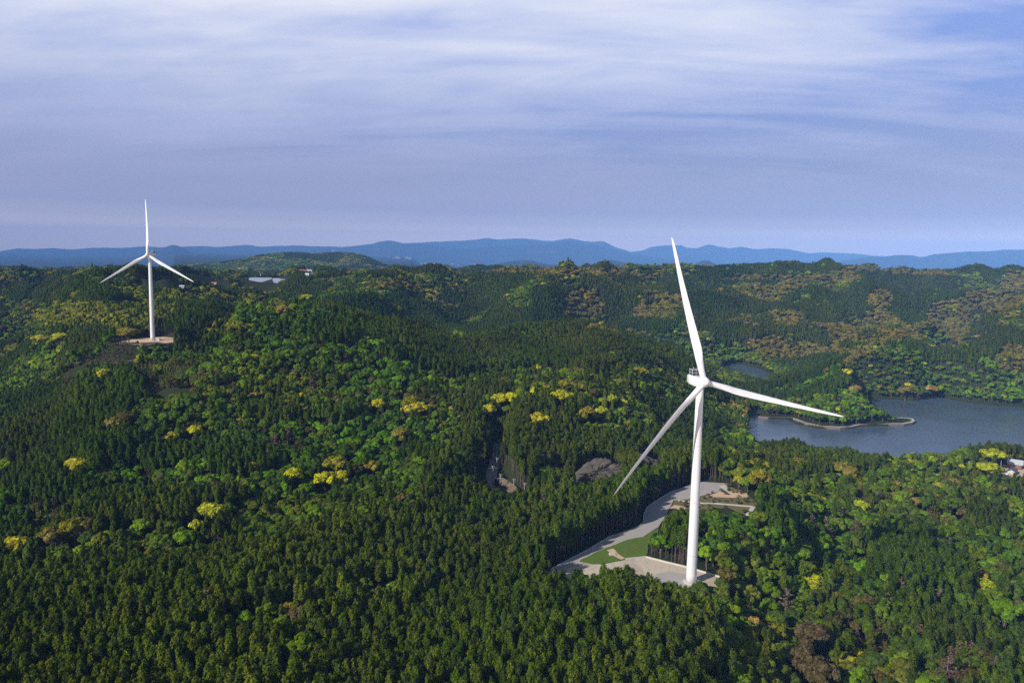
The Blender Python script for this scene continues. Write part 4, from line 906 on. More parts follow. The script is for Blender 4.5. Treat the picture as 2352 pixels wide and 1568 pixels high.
# ------------------------------------------------------------------ land cover: ellipses measured in the photograph (view pixels), else noise patches
# (cx, cy, rx, ry, kind)   c conifer, b broadleaf, g bright green broadleaf, o ochre/tan flowering, y yellow, r red-brown dead, m bamboo, n brownish bamboo/bare
EL = [
 (150,985,200,95,'c'),(40,1040,120,60,'c'),(1030,735,190,62,'c'),(1250,720,130,45,'c'),(1330,675,120,22,'c'),(1480,735,90,40,'c'),(120,668,130,26,'c'),(60,740,70,30,'b'),
 (1150,800,260,32,'c'),(1370,800,120,40,'c'),(560,1450,700,170,'c'),(1180,1440,420,150,'c'),(1380,1160,150,75,'c'),(1120,1250,150,60,'c'),(1440,1050,150,55,'c'),(1590,1010,90,40,'c'),
 (1180,1010,150,60,'c'),(700,940,120,25,'c'),(480,1050,160,40,'c'),(400,1200,120,45,'c'),
 (2180,890,120,50,'c'),(1820,880,130,32,'c'),(1760,790,90,40,'c'),(2160,700,110,40,'c'),(2290,780,60,30,'c'),(1900,700,90,35,'c'),(1640,690,80,40,'c'),(2100,655,140,22,'c'),(1560,655,70,22,'c'),(1880,615,160,10,'c'),(2250,620,110,8,'c'),
 (1900,1060,130,22,'c'),(2300,1040,60,16,'c'),(2170,1330,70,55,'c'),(2070,1250,80,40,'c'),
 (620,1100,330,22,'g'),(900,1010,160,20,'g'),(560,830,120,25,'g'),(640,1170,200,22,'g'),(430,1240,230,16,'g'),(880,1060,120,30,'g'),(1700,1000,60,60,'g'),(1690,1190,80,45,'g'),(2120,930,130,16,'g'),(1980,905,60,26,'g'),(1640,1280,60,40,'b'),
 (1480,880,130,55,'b'),(1400,960,90,35,'b'),(1250,865,120,28,'b'),(1010,905,60,20,'b'),(600,1420,110,35,'b'),(860,1350,90,25,'b'),(860,905,150,20,'n'),(720,925,90,16,'n'),(400,850,95,26,'m'),(560,870,60,15,'b'),(170,860,110,25,'b'),
 (700,860,100,22,'r'),(640,1010,50,26,'n'),(120,1220,60,25,'n'),(90,1170,90,30,'n'),(2180,1180,60,18,'n'),(2240,1500,90,40,'n'),
 (180,720,110,30,'y'),(300,745,60,22,'y'),(110,775,60,12,'y'),(330,710,90,25,'y'),(640,700,22,10,'y'),(530,740,60,14,'y'),(60,700,60,12,'b'),
 (1510,715,62,22,'o'),(1340,700,48,42,'o'),(1190,690,30,20,'b'),(1460,765,50,8,'o'),(1260,625,140,10,'o'),(1380,628,60,7,'o'),(1860,640,120,10,'o'),(2180,740,55,60,'o'),(2280,690,80,28,'o'),(2080,765,90,22,'o'),(1780,800,90,30,'o'),(1810,730,40,20,'o'),(2020,690,30,25,'o'),(1700,640,60,8,'o'),(1980,620,60,6,'o'),(2330,820,40,30,'o'),(1930,805,90,10,'o'),(2000,780,60,12,'o'),
 (1040,610,60,4,'n'),(830,645,130,14,'b'),(1010,650,90,14,'b'),(900,655,60,8,'o'),(300,640,120,12,'b'),(560,610,60,8,'b'),
]
MIX = {  # category probabilities:  conifer, broadleaf, bright, ochre, yellow, dead, bamboo, brownish
 'c': (.94,.030,.018,.003,.0,.004,0,.005), 'b': (.08,.58,.15,.10,.03,.02,0,.04), 'g': (.05,.30,.60,.0,.02,.01,0,.02), 'o': (.04,.26,.10,.52,.06,.02,0,0),
 'y': (.08,.20,.20,.18,.32,.02,0,0), 'r': (.15,.35,.05,.05,.0,.30,0,.10), 'm': (0,.06,.04,0,0,.01,.86,.03), 'n': (.05,.22,.05,.02,0,.10,.14,.42)}
CATS = ['conifer', 'leafy', 'bright', 'ochre', 'yellow', 'dead', 'bamboo', 'brown']
def cover(x, y, zc):
    """-> array of cover codes as single letters (index in 'cbgoyrmn')"""
    u, v = proj(np.stack([x, y, zc], -1))
    n1_ = fbm(x/95+3, y/95, 51, 4); n2_ = fbm(x/60, y/60+9, 61, 4); far = sstep(y, 650, 1000)
    wob = (n2_-.5)*1.1
    code = np.full(x.shape, 0)
    right = (u > 1660) & (v > 1040)
    leftmid = (u < 1000) & (v > 880) & (v < 1270)
    thr = np.where(right, .62, np.where(leftmid, .52, np.where(v > 1200, .38, .56)))
    wood = n1_ < thr*0.55+.225
    code[wood] = 1
    code[wood & (n2_ > .54)] = 2
    code[wood & right & (n2_ < .31)] = 7
    o_ = (fbm(x/140, y/140, 71, 3) > .47) & (y > 850) & wood; code[o_ & (u > 1000)] = 3; code[o_ & (u <= 1000)] = np.where(n2_[o_ & (u <= 1000)] > .48, 4, 1)
    for (cx_, cy_, rx, ry, k) in EL:
        q = ((u-cx_)/rx)**2+((v-cy_)/ry)**2
        m_ = q < (1+wob*1.2)
        if k == 'c': code[m_ & ~((n2_ > .66))] = 0
        else: code[m_] = 'cbgoyrmn'.index(k)
    # the shore of the lake is fringed with broadleaf trees
    s = np.minimum(sdist(LAKE, x, y), np.minimum(sdist(LAKE2, x, y), sdist(LAKE3, x, y)))
    code[(s < 26)] = np.where(n2_[s < 26] > .5, 2, 1)
    return code, u, v
def blocked(x, y):
    b = np.zeros(x.shape, bool)
    for P_, mg in ((PAD, 1.8), (ROAD, 2.5), (GRASS, 1.5), (CLEAR, .5), (PAD2, 3), (FIELDA, 1), (FIELDC, 1), (LAKE, 2.0), (LAKE2, 2.0), (LAKE3, 2.0), (YARD, 1)):
        b |= sdist(P_, x, y) < mg
    k = (y > 300) & (y < 620)
    d = np.full(x.shape, 1e9); d[k] = segd(ROAD2[:, :2], x[k], y[k], False); b |= d < 5.0
    d2 = np.full(x.shape, 1e9); d2[k] = segd(ROAD2[2:6, :2], x[k], y[k], False); b |= d2 < 11
    b |= segd(np.array([p_[:2] for p_ in pen]), x, y, False) < 3.2
    gr = np.array([p_[:2] for p_ in pen[10:15]]); b |= segd(gr, x, y, False) < 7
    for xx, yy, r in VPT: b |= ((x-xx)**2+(y-yy+r)**2 < r*r*2.2)
    if len(SOLP): b |= (x > SOLP[:, 0].min()-5) & (x < SOLP[:, 1].max()+5) & (y > SOLP[:, 2].min()-60) & (y < SOLP[:, 2].max()+25)
    for P_ in BANKS: b |= inside(P_, x, y)
    return b
BANKS = []
for o_ in [o for o in bpy.data.objects if o.name.startswith('rock_bank')]:
    q = np.array([v.co[:2] for v in o_.data.vertices]); c = q.mean(0); an = np.arctan2(*(q-c).T[::-1]); hull = []
    for a0 in np.linspace(-pi, pi, 25)[:-1]:
        k = np.abs(an-a0) < .35
        if k.any(): hull.append(c+(q[k]-c)[np.argmax(np.linalg.norm(q[k]-c, axis=1))]*.92)
    BANKS.append(np.array(hull))
def scatter(s0, grow, y0, y1, seed, um=0.745):
    rng = np.random.default_rng(seed); xs = []; ys_ = []; ss = []; y = y0
    while y < y1:
        s = s0*max(1.0, (y/grow)**0.8); n = int(2*um*y/s); x = (np.arange(n)+rng.uniform(-.42, .42, n)+rng.uniform())*s-um*y
        xs.append(x); ys_.append(y+rng.uniform(-.42, .42, n)*s); ss.append(np.full(n, s)); y += s*.9
    return np.concatenate(xs), np.concatenate(ys_), np.concatenate(ss)/s0
def trees():
    recs = []
    for fine_ in (True, False):
        x, y, sc = scatter(2.12 if fine_ else 5.3, 1150 if fine_ else 1000, 175, 4500, 5 if fine_ else 6)
        keep = ~blocked(x, y); x, y, sc = x[keep], y[keep], sc[keep]
        z = ground(x, y); keep = z > LZ+.4; x, y, z, sc = x[keep], y[keep], z[keep], sc[keep]
        code, u, v = cover(x, y, z+10); rng = np.random.default_rng(77+fine_)
        pm = np.array([MIX[k] for k in 'cbgoyrmn'])[code]
        nb = (code == 1) & (y < 760); pm[nb] = np.array([.12,.62,.17,.012,.012,.025,0,.04]); ng_ = (code == 2) & (y < 760); pm[ng_] = np.array([.05,.42,.49,0,.01,.01,0,.02]); pm = pm/pm.sum(1, keepdims=True)
        cum = np.cumsum(pm, 1)
        if fine_:
            keep = (code == 0); cat = np.zeros(len(x), int)
            # inside conifer cover some points are other kinds
            r = rng.uniform(size=len(x)); cat = (r[:, None] > cum).sum(1).clip(0, 7)
            keep &= (cat == 0) | (rng.uniform(size=len(x)) < .5)
            ext = (code != 0) & (rng.uniform(size=len(x)) < np.array([0, .045, .02, .03, .04, .06, 0, .04])[code]); cat[ext] = 0; keep |= ext
            keep &= rng.uniform(size=len(x)) < .97
        else:
            keep = code != 0; r = rng.uniform(size=len(x)); cat = (r[:, None] > cum).sum(1).clip(0, 7); cat[cat == 0] = 1
        recs.append(np.stack([x, y, z, sc, cat, u, v, code], 1)[keep])
    return np.concatenate(recs)
T = trees()
ZS = {1: .0}
rng = np.random.default_rng(99)
# hand-placed trees: yellow-flowering crowns and other single trees the photo shows (view pixels of the crown centre, crown width in pixels, kind, label)
HAND = [
 (177,1071,48,'yellow','bright yellow-flowering tree standing alone at the left edge slope, roundest one'),
 (485,1177,62,'yellow','elongated yellow-flowering crown at the edge of the green belt, lower left'),
 (452,1190,30,'yellow','low yellow crown at the left tip of the elongated yellow tree'),
 (513,1168,34,'yellow','right end crown of the elongated yellow tree group'),
 (748,1100,52,'yellow','large yellow crown, front left of the big yellow tree cluster'),
 (782,1094,40,'yellow','yellow crown at the front right of the big yellow tree cluster'),
 (770,1068,60,'olive','olive yellow crown behind the big yellow tree cluster'),
 (816,1073,36,'brown','brown-tinged crown right of the olive yellow crown'),
 (675,1092,44,'yellow','round yellow-green crown left of the big yellow cluster'),
 (735,1191,38,'yellow','small bright yellow tree alone in the dark lower forest'),
 (860,1276,34,'yellow','vivid lemon-yellow tree alone in the dark conifers'),
 (736,1327,38,'olive','ochre olive crown low in the conifer slope'),
 (888,1258,26,'ochre','small ochre crown behind the vivid lemon-yellow tree'),
 (1095,1137,32,'yellow','pale yellow round tree left of the pole road'),
 (945,925,44,'olive','ochre yellow crown at the top of the yellow group by the poles'),
 (938,940,32,'yellow','yellow crown at the left of the yellow group by the poles'),
 (960,938,44,'yellow','bright yellow-green crown at the right of the yellow group by the poles'),
 (990,928,24,'olive','small olive crown right of the yellow group by the poles'),
 (868,925,32,'yellow','yellow crown left of the pole line'),
 (920,999,44,'ochre','orange-tan flat crown in the middle of the forest'),
 (1148,917,42,'yellow','wide lemon-yellow crown pair left of the ridge trees, left half'),
 (1176,915,36,'yellow','wide lemon-yellow crown pair left of the ridge trees, right half'),
 (1122,944,34,'yellow','yellow crown below the wide lemon-yellow pair'),
 (1100,973,28,'yellow','small yellow crown below and left of the wide lemon-yellow pair'),
 (1068,955,30,'olive','olive yellow crown with a bare stem under the forest ridge'),
 (1050,972,12,'yellow','tiny yellow-green crown left of the olive yellow crown'),
 (1290,911,54,'yellow','large round yellow crown in the middle of the hilltop yellow group'),
 (1262,895,34,'olive','yellow-olive crown behind the large round yellow crown'),
 (1300,884,40,'olive','ochre crown above the large round yellow crown'),
 (1230,893,26,'yellow','small yellow crown left of the hilltop yellow group'),
 (1233,843,22,'yellow','small yellow-green crown alone on the dark slope above the hilltop group'),
 (1340,793,20,'bright','small bright green-yellow crown near the ridge line'),
 (1406,823,30,'bright','bright lime crown on the dark ridge left of the nacelle'),
 (1403,913,28,'yellow','left one of two small yellow crowns left of the nacelle'),
 (1433,919,24,'yellow','right one of two small yellow crowns left of the nacelle'),
 (1235,963,54,'yellow','flat wide yellow crown above the netted rock bank'),
 (1222,975,30,'olive','olive crown under the flat wide yellow crown'),
 (1382,941,28,'yellow','yellow crown between hilltop group and the tower'),
 (1350,950,40,'olive','olive yellow crown left of the tower at blade height'),
 (1332,888,30,'olive','ochre olive crown on the hilltop right of the yellow group'),
 (1470,855,40,'olive','olive crown just left of the nacelle'),
 (1005,868,16,'yellow','tiny pale yellow crown in the dark conifers near the poles'),
 (235,858,26,'yellow','lemon-yellow crown below the far turbine fields'),
 (325,822,24,'yellow','yellow crown at the edge of the bamboo grove'),
 (295,768,44,'ochre','golden crown just left of the far turbine pad'),
 (90,779,56,'yellow','wide golden-yellow crown at the left edge below the ridge'),
 (140,776,34,'yellow','golden crown right of the wide golden one at the left edge'),
 (705,686,30,'yellow','pale yellow crown on the mid hill left of centre'),
 (650,712,26,'ochre','ochre crown left of the pale yellow mid hill crown'),
 (1742,1068,48,'olive','wide yellow-topped crown above the clearing, upper one'),
 (1745,1098,48,'olive','ochre dome crown above the clearing, lower one'),
 (1835,1066,44,'olive','ochre yellow crown between clearing and lake'),
 (1930,1074,44,'ochre','golden ochre crown near the lake shore'),
 (1955,1086,34,'ochre','pinkish ochre crown at the right of the golden one near the shore'),
 (1975,1160,34,'yellow','bright yellow crown in the mixed wood on the right slope'),
 (1990,1155,24,'yellow','small yellow tuft right of the bright yellow crown'),
 (2035,1086,34,'bright','lime green crown near the lake shore'),
 (2280,1045,54,'yellow','wide yellow-green crown left of the two poles by the house'),
 (2310,1083,0,'',''),
 (2270,1078,44,'yellow','golden yellow crown below the poles by the house'),
 (1945,855,26,'yellow','pale yellow crown above the lake spit'),
 (1965,895,26,'ochre','pinkish tan crown on the far shore above the spit'),
 (2140,895,40,'ochre','pinkish tan crown on the far lake shore'),
 (2080,900,26,'ochre','ochre crown left of the pinkish tan crown on the far shore'),
 (2310,1410,60,'bright','large lime green crown at the right edge slope'),
 (2320,1460,44,'bright','lime green crown below the large lime one at the right edge'),
 (2170,1270,0,'',''),
 (2212,1370,40,'bright','bright green crown right of the pine pair, lower right'),
 (1680,1400,30,'bright','bright green small crown at the foot of the near tower trees'),
 (2120,1350,0,'',''),
 (2185,1155,40,'bright','light green crown on the right slope below the house'),
 (2250,1310,36,'olive','golden olive crown at the right middle slope'),
 (170,1212,50,'olive','olive gold dome at the left edge woods'),
 (205,1200,40,'brown','brown-gold crown right of the olive gold dome'),
 (122,1228,48,'ochre','orange-brown dome left of the olive gold dome'),
 (265,972,40,'ochre','orange-brown dome at the foot of the dark hill'),
 (290,962,44,'brown','dark brown dome right of the orange-brown one'),
 (580,1063,30,'olive','olive gold crown in the green belt'),
 (855,1068,36,'olive','olive crown right of the big yellow cluster'),
 (660,1375,40,'olive','yellow-olive crown in the lower conifer slope'),
 (40,1255,50,'yellow','yellow-green crown at the left edge of the lower slope'),
 (15,1075,40,'bright','lime crown at the far left edge'),
 (395,1000,30,'yellow','yellow crown in the woods below the bamboo grove'),
 (450,985,30,'yellow','second yellow crown right of the one below the bamboo grove'),
 (412,1002,0,'',''),
 (690,1490,90,'bright','big bright green broadleaf crown at the bottom left of centre'),
 (650,1440,60,'bright','bright green crown behind the big bright one at the bottom'),
 (1870,1460,80,'brown','large brown-olive dome at the bottom right'),
 (1840,1500,60,'brown','brown-olive dome left of the largest one at the bottom right'),
 (1880,1540,80,'brown','brown-olive dome at the bottom edge on the right'),
 (470,1370,60,'brown','olive brown crown on the lower left conifer slope'),
 # dead and bare trees
 (608,1520,44,'dead','reddish dead conifer standing at the bottom edge, left of centre'),
 (1805,1392,52,'dead','largest reddish brown dead conifer, on the lower right slope'),
 (1247,1165,32,'dead','reddish dead conifer left of the gravel road wood'),
 (1218,1205,26,'dead','greyish dead conifer left of the road wood'),
 (1090,1225,26,'dead','reddish dead conifer in the middle conifer slope'),
 (1105,1245,20,'dead','small pale dead conifer beside the reddish one mid slope'),
 (975,1215,28,'dead','pinkish dead conifer left of the middle slope'),
 (1190,1158,26,'dead','brown dead tree near the pole road bend'),
 (1060,1160,26,'dead','reddish dead tree under the pale yellow tree'),
 (1863,1205,28,'dead','reddish dead conifer in the right wood, leftmost of three'),
 (1898,1215,34,'dead','reddish dead conifer in the right wood, middle of three'),
 (1965,1215,30,'dead','reddish dead conifer in the right wood, rightmost of three'),
 (1935,1185,22,'dead','small dark reddish dead conifer behind the three in the right wood'),
 (1757,1265,32,'dead','pinkish dead tree right of the near tower'),
 (2068,1360,30,'dead','reddish dead tree in the lower right wood'),
 (2155,1380,30,'dead','dark reddish dead tree at the right, upper of two'),
 (2140,1405,24,'dead','dark reddish dead tree at the right, lower of two'),
 (1620,1440,24,'dead','small grey dead tree below the near tower'),
 (1615,1435,0,'',''),
 (2175,1540,50,'dead','pinkish dead tree at the bottom right edge'),
 (2110,1450,26,'dead','small pinkish dead tree left of the bottom right one'),
 (1770,1120,26,'dead','dark reddish dead tree above the clearing'),
 (370,1105,26,'dead','grey-brown dead tree in the left woods'),
 (630,1020,32,'dead','purplish brown dead tree in the left middle woods'),
 (660,1000,26,'dead','reddish brown dead tree right of the purplish one'),
 (615,1055,28,'dead','reddish dead tree below the purplish brown one'),
 (720,905,30,'dead','reddish brown dead tree above the bamboo belt'),
 (1445,815,30,'dead','purplish brown bare tree on the ridge left of the nacelle'),
 (1250,830,0,'',''),
 (1315,1530,0,'',''),
 (1205,1380,0,'',''),
]
TINT = {'yellow': [(.46,.44,.014),(.48,.42,.025),(.35,.39,.018),(.42,.44,.025)], 'olive': [(.24,.22,.018),(.29,.23,.025),(.20,.19,.018)], 'ochre': [(.29,.22,.045),(.34,.24,.06),(.24,.20,.035)], 'bright': [(.105,.19,.007),(.135,.21,.009),(.09,.15,.012)],
        'brown': [(.085,.085,.018),(.10,.085,.022),(.11,.085,.035)], 'dead': [(.20,.105,.08),(.17,.105,.09),(.20,.13,.10)], 'leafy': [(.074,.122,.008),(.092,.138,.010),(.060,.092,.012),(.115,.132,.014),(.050,.088,.014)], 'conifer': [(.043,.067,.005),(.051,.078,.005),(.035,.056,.007),(.062,.081,.006)], 'bamboo': [(.17,.17,.035),(.14,.155,.03),(.20,.19,.05)]}
KIND = {'yellow': 'dome', 'olive': 'dome', 'ochre': 'dome', 'bright': 'broad', 'brown': 'dome', 'dead': 'dead', 'leafy': 'broad', 'conifer': 'conifer', 'bamboo': 'bamboo'}
NAMES = {'conifer': 'conifer_tree', 'leafy': 'broadleaf_tree', 'bright': 'broadleaf_tree', 'yellow': 'flowering_tree', 'olive': 'flowering_tree', 'ochre': 'flowering_tree', 'brown': 'broadleaf_tree', 'dead': 'dead_tree', 'bamboo': 'bamboo_clump'}
CATN = {'conifer': 'conifer', 'leafy': 'tree', 'bright': 'tree', 'yellow': 'flowering tree', 'olive': 'flowering tree', 'ochre': 'flowering tree', 'brown': 'tree', 'dead': 'dead tree', 'bamboo': 'bamboo'}
def put_tree(kind, x, y, z, s, sz, tint, label, group, parts=True, rot=None):
    idx = random.choice(KEY[KIND[kind]]); full, crown, trunk = FLAT[idx]
    rot = random.uniform(0, 6.28) if rot is None else rot
    r = bpy.data.objects.new(NAMES[kind], None if parts else full); COL.objects.link(r); r.location = (x, y, z); r.rotation_euler = (random.uniform(-.04, .04), random.uniform(-.04, .04), rot); r.scale = (s, s, sz)
    tag(r, label, CATN[kind], group)
    if parts:
        c = bpy.data.objects.new('crown', crown); COL.objects.link(c); c.parent = r; c['tint'] = tint
        t = bpy.data.objects.new('trunk', trunk); COL.objects.link(t); t.parent = r
    else: r['tint'] = tint
    return r
hand_xy = []
for (u, v, w, k, lb) in HAND:
    if not lb: continue
    q = groundz_along(u, v, 11.0 if k != 'dead' else 9.0)
    if q is None: continue
    x, y, z = q
    while z < LZ+1.2 and y < 1500: x, y = x*(y+4)/y, y+4; z = float(ground(np.array([x]), np.array([y]))[0])
    wm = w*y/F*sqrt(1+(x/y)**2)
    base = {'dome': 9.2, 'broad': 8.6, 'dead': 5.0}[KIND[k]]
    s = min(max(wm/base, .45), 2.0); sz = min(s, 1.0)*0.45+0.55*min(max(s, .8), 1.25)
    if k == 'dead': sz = min(max(s, .8), 1.25)
    else: sz *= 1.34; s *= 1.15
    c = np.array(random.choice(TINT[k]))*random.uniform(.9, 1.1)
    grp = None
    put_tree(k, x, y, z, s, sz, tuple(c), lb, grp); hand_xy.append((x, y, s*(4.0 if k != 'dead' else 1.8)))
hand_xy = np.array(hand_xy)
# remove scattered trees under the hand-placed ones and those that would stand in front of them
keep = np.ones(len(T), bool)
for x, y, r in hand_xy:
    keep &= ~((T[:, 0]-x)**2+(T[:, 1]-y)**2 < r*r)
    d = np.array([x, y])/np.hypot(x, y); al = T[:, 0]*d[0]+T[:, 1]*d[1]-np.hypot(x, y); pe = np.abs(T[:, 0]*d[1]-T[:, 1]*d[0]); keep &= ~((pe < r*.6) & (al < 0) & (al > -r*1.6))
for x, y in poledata:
    d = np.array([x, y])/np.hypot(x, y); al = T[:, 0]*d[0]+T[:, 1]*d[1]-np.hypot(x, y); pe = np.abs(T[:, 0]*d[1]-T[:, 1]*d[0]); keep &= ~((pe < 2.6) & (al < 2) & (al > -16))
T = T[keep]
def tint_for(cat, x, y, rng):
    base = {0: 'conifer', 1: 'leafy', 2: 'bright', 3: 'ochre', 4: 'yellow', 5: 'dead', 6: 'bamboo', 7: 'brown'}[cat]; tb = np.array(TINT[base])
    i = rng.integers(0, len(tb), len(x)); c = tb[i]*rng.uniform(.78, 1.3, (len(x), 1))*{0: 1.3, 1: 1.25, 2: 1.2}.get(cat, 1.0)
    pz = fbm(x/55, y/55, 91, 3)[:, None]; c = c*(.62+.76*pz); p2 = fbm(x/90+4, y/90, 95, 3)[:, None]-.5; c = c*(1+p2*np.array([.7, .1, .3]))
    if cat in (3, 4):                         # many of these crowns only carry some bloom
        m_ = rng.uniform(size=len(x))[:, None]*.4; g_ = np.array([.06, .075, .018]); c = c*(1-m_)+g_*m_
    if cat == 7: c = c*rng.uniform(.7, 1.3, (len(x), 1))
    return c
# the photo shows the road, pads and clearings: trees standing before them are low or absent
HS = np.ones(len(T)); near = (T[:, 1] < 1560) | ((T[:, 1] < 2000) & (T[:, 5] > 490) & (T[:, 5] < 760)); kp = np.ones(len(T), bool)
TH0 = np.where(T[:, 4] == 0, 14.5, 11.0)
vis_polys = []
def pixpoly(pts): return np.array(pts, float)
vis_polys.append(pixpoly([Z1(*p) for p in [(232,1085),(400,1005),(560,918),(760,812),(950,692),(1200,612),(1290,570),(1318,530),(1325,450),(1360,375),(1480,290),(1620,208),(1740,172),(1930,108),(2190,118),(2200,190),(2400,225),(2352,352),(1960,400),(1780,400),(1620,390),(1545,470),(1480,600),(1360,700),(1352,905),(1780,1015),(2130,1118),(2100,1195),(1900,1185),(1850,1225),(1740,1220),(1600,1180),(1470,1130),(1400,1075),(1250,1010),(1130,985),(830,1020),(690,1090),(440,1115)]]))
vis_polys.append(pixpoly([Z5(*p) for p in [(1745,585),(1900,560),(2080,520),(2110,470),(2180,510),(2270,560),(2320,640),(2290,700),(2200,670),(2050,640),(1920,640)]]))
vis_polys.append(pixpoly([(268,787),(290,779),(330,776),(375,774),(396,777),(396,787),(340,790),(290,789)]))
vis_polys.append(pixpoly([(175,832),(195,824),(255,819),(320,819),(315,830),(250,835)])); vis_polys.append(pixpoly([(314,884),(400,884),(450,882),(438,896),(362,905)]))
vis_polys.append(pixpoly([Z2(*p) for p in [(60,515),(240,440),(300,380),(330,340),(300,420),(250,480),(240,600),(330,720),(450,780),(400,795),(330,740),(250,650),(205,575),(130,540)]]))
vis_polys.append(pixpoly([Z2(*p) for p in [(1200,590),(1150,500),(1390,300),(1560,310),(1700,390),(1680,460),(1560,500),(1380,550)]]))
vis_polys.append(pixpoly([Z2(*p) for p in [(1900,390),(1930,250),(2060,300),(2190,375),(2060,385)]]))
vis_polys.append(pixpoly([Z4(*p) for p in [(1470,1480),(1540,1460),(1568,1470),(1700,1490),(1700,1520),(1568,1525),(1480,1545),(1450,1530)]]))
def Z6(x, y): return P2(1500+x/2.306, 580+y/2.306)
vis_polys.append(pixpoly([Z6(*p) for p in [(850,1120),(930,1085),(1120,1085),(1250,1120),(1380,1138),(1500,1125),(1600,1117)]]+[Z4(*p) for p in [(830,1235),(895,1215),(880,1200),(800,1190),(780,1180),(640,1100),(600,1075),(900,1085),(1050,1065),(1200,1095),(1400,1115),(1568,1125),(1640,1130),(1640,1370),(1568,1360),(1400,1330),(1240,1320),(1120,1385),(1090,1410),(820,1375),(640,1415),(460,1380),(400,1300),(300,1275)]]+[Z6(*p) for p in [(1180,1165),(1040,1212),(890,1195),(860,1140)]]))
vis_polys.append(pixpoly([Z6(*p) for p in [(740,782),(850,770),(880,788),(940,823),(1000,848),(950,850),(880,828),(800,808)]]))
vis_polys.append(pixpoly([S5(*p) for p in [(240,735),(340,712),(700,690),(930,690),(1180,650),(1620,620),(1640,640),(1450,660),(1250,740),(1050,745),(940,700),(760,720),(540,800),(420,805)]]))
for u_, v_, s_ in VBOX: vis_polys.append(np.array([(u_-s_*.25, v_-5), (u_+s_*.25, v_-5), (u_+s_*.25, v_-1), (u_-s_*.25, v_-1)]))
idx_n = np.nonzero(near)[0]
def crosses(fac):
    hit = np.zeros(len(idx_n), bool); t_ = T[idx_n]
    for q in (.35, .6, .8, 1.0):
        for dxm in (-1.2, 1.2):
            uu, vv = proj(np.stack([t_[:, 0]+dxm, t_[:, 1], t_[:, 2]+TH0[idx_n]*fac*q], -1))
            for P_ in vis_polys:
                a_ = P_.min(0); b_ = P_.max(0); k = (uu > a_[0]) & (uu < b_[0]) & (vv > a_[1]) & (vv < b_[1])
                if k.any(): hit[k] |= inside(P_, uu[k], vv[k])
    return hit
fac = np.full(len(idx_n), 9.0)
for f_ in (1.0, .85, .7, .55, .42): fac = np.where((fac == 9.0) & ~crosses(f_), f_, fac)
HS[idx_n] = fac; kp[idx_n[fac == 9.0]] = False
T = T[kp]; HS = HS[kp]
d_ = segd(ROAD2[1:6, :2], T[:, 0], T[:, 1], False); cx2, cy2 = ROAD2[2:5, 0].mean(), ROAD2[2:5, 1].mean()
sw_ = (d_ < 27) & ((T[:, 0]-cx2)*SUN_AZ[0]+(T[:, 1]-cy2)*SUN_AZ[1] > 0); HS[sw_] = np.minimum(HS[sw_], .42+.02*d_[sw_]*.8)
sx1, sy1, ss1 = scatter(2.2, 5000, 280, 720, 15)
km = np.zeros(len(sx1), bool)
for P_ in (FIELDA, FIELDC): km |= inside(P_, sx1, sy1)
for P_ in BANKS+[CLEAR]: km |= inside(P_, sx1, sy1) & (RNG.uniform(size=len(sx1)) < .3)
km |= (sdist(PAD2, sx1, sy1) > 1) & (sdist(PAD2, sx1, sy1) < 12) & (RNG.uniform(size=len(sx1)) < .6)
km &= RNG.uniform(size=len(sx1)) < .8
sx1, sy1 = sx1[km], sy1[km]; SCRUB = np.stack([sx1, sy1, ground(sx1, sy1)+.4], 1)
cats = T[:, 4].astype(int); kinds8 = ['conifer', 'leafy', 'bright', 'ochre', 'yellow', 'dead', 'bamboo', 'brown']
inv = (T[:, 5] > -20) & (T[:, 5] < 2372) & (T[:, 6] < 1600)
order = np.argsort(T[:, 1])
NIND = {0: 290, 1: 150, 2: 110, 3: 60, 4: 60, 5: 90, 6: 60, 7: 70}
def zone(u, v):
    if v > 1250: return 'on the near slope, bottom left' if u < 800 else ('on the near slope, bottom centre' if u < 1600 else 'on the near slope, bottom right')
    if v > 900: return 'on the left middle slope' if u < 900 else ('on the hill left of the near tower' if u < 1600 else 'on the slope between tower and lake')
    return 'on the far left hills' if u < 800 else ('on the far middle hills' if u < 1600 else 'on the hills beyond the lake')
LBL = {0: 'slim dark green conifer in the dense plantation', 1: 'round mid-green broadleaf tree', 2: 'bright fresh-green broadleaf tree', 3: 'tan ochre-crowned flowering tree', 4: 'small yellow-crowned flowering tree', 5: 'thin reddish-grey dead tree', 6: 'feathery olive bamboo clump', 7: 'brownish leafing broadleaf tree'}
stuff = {}
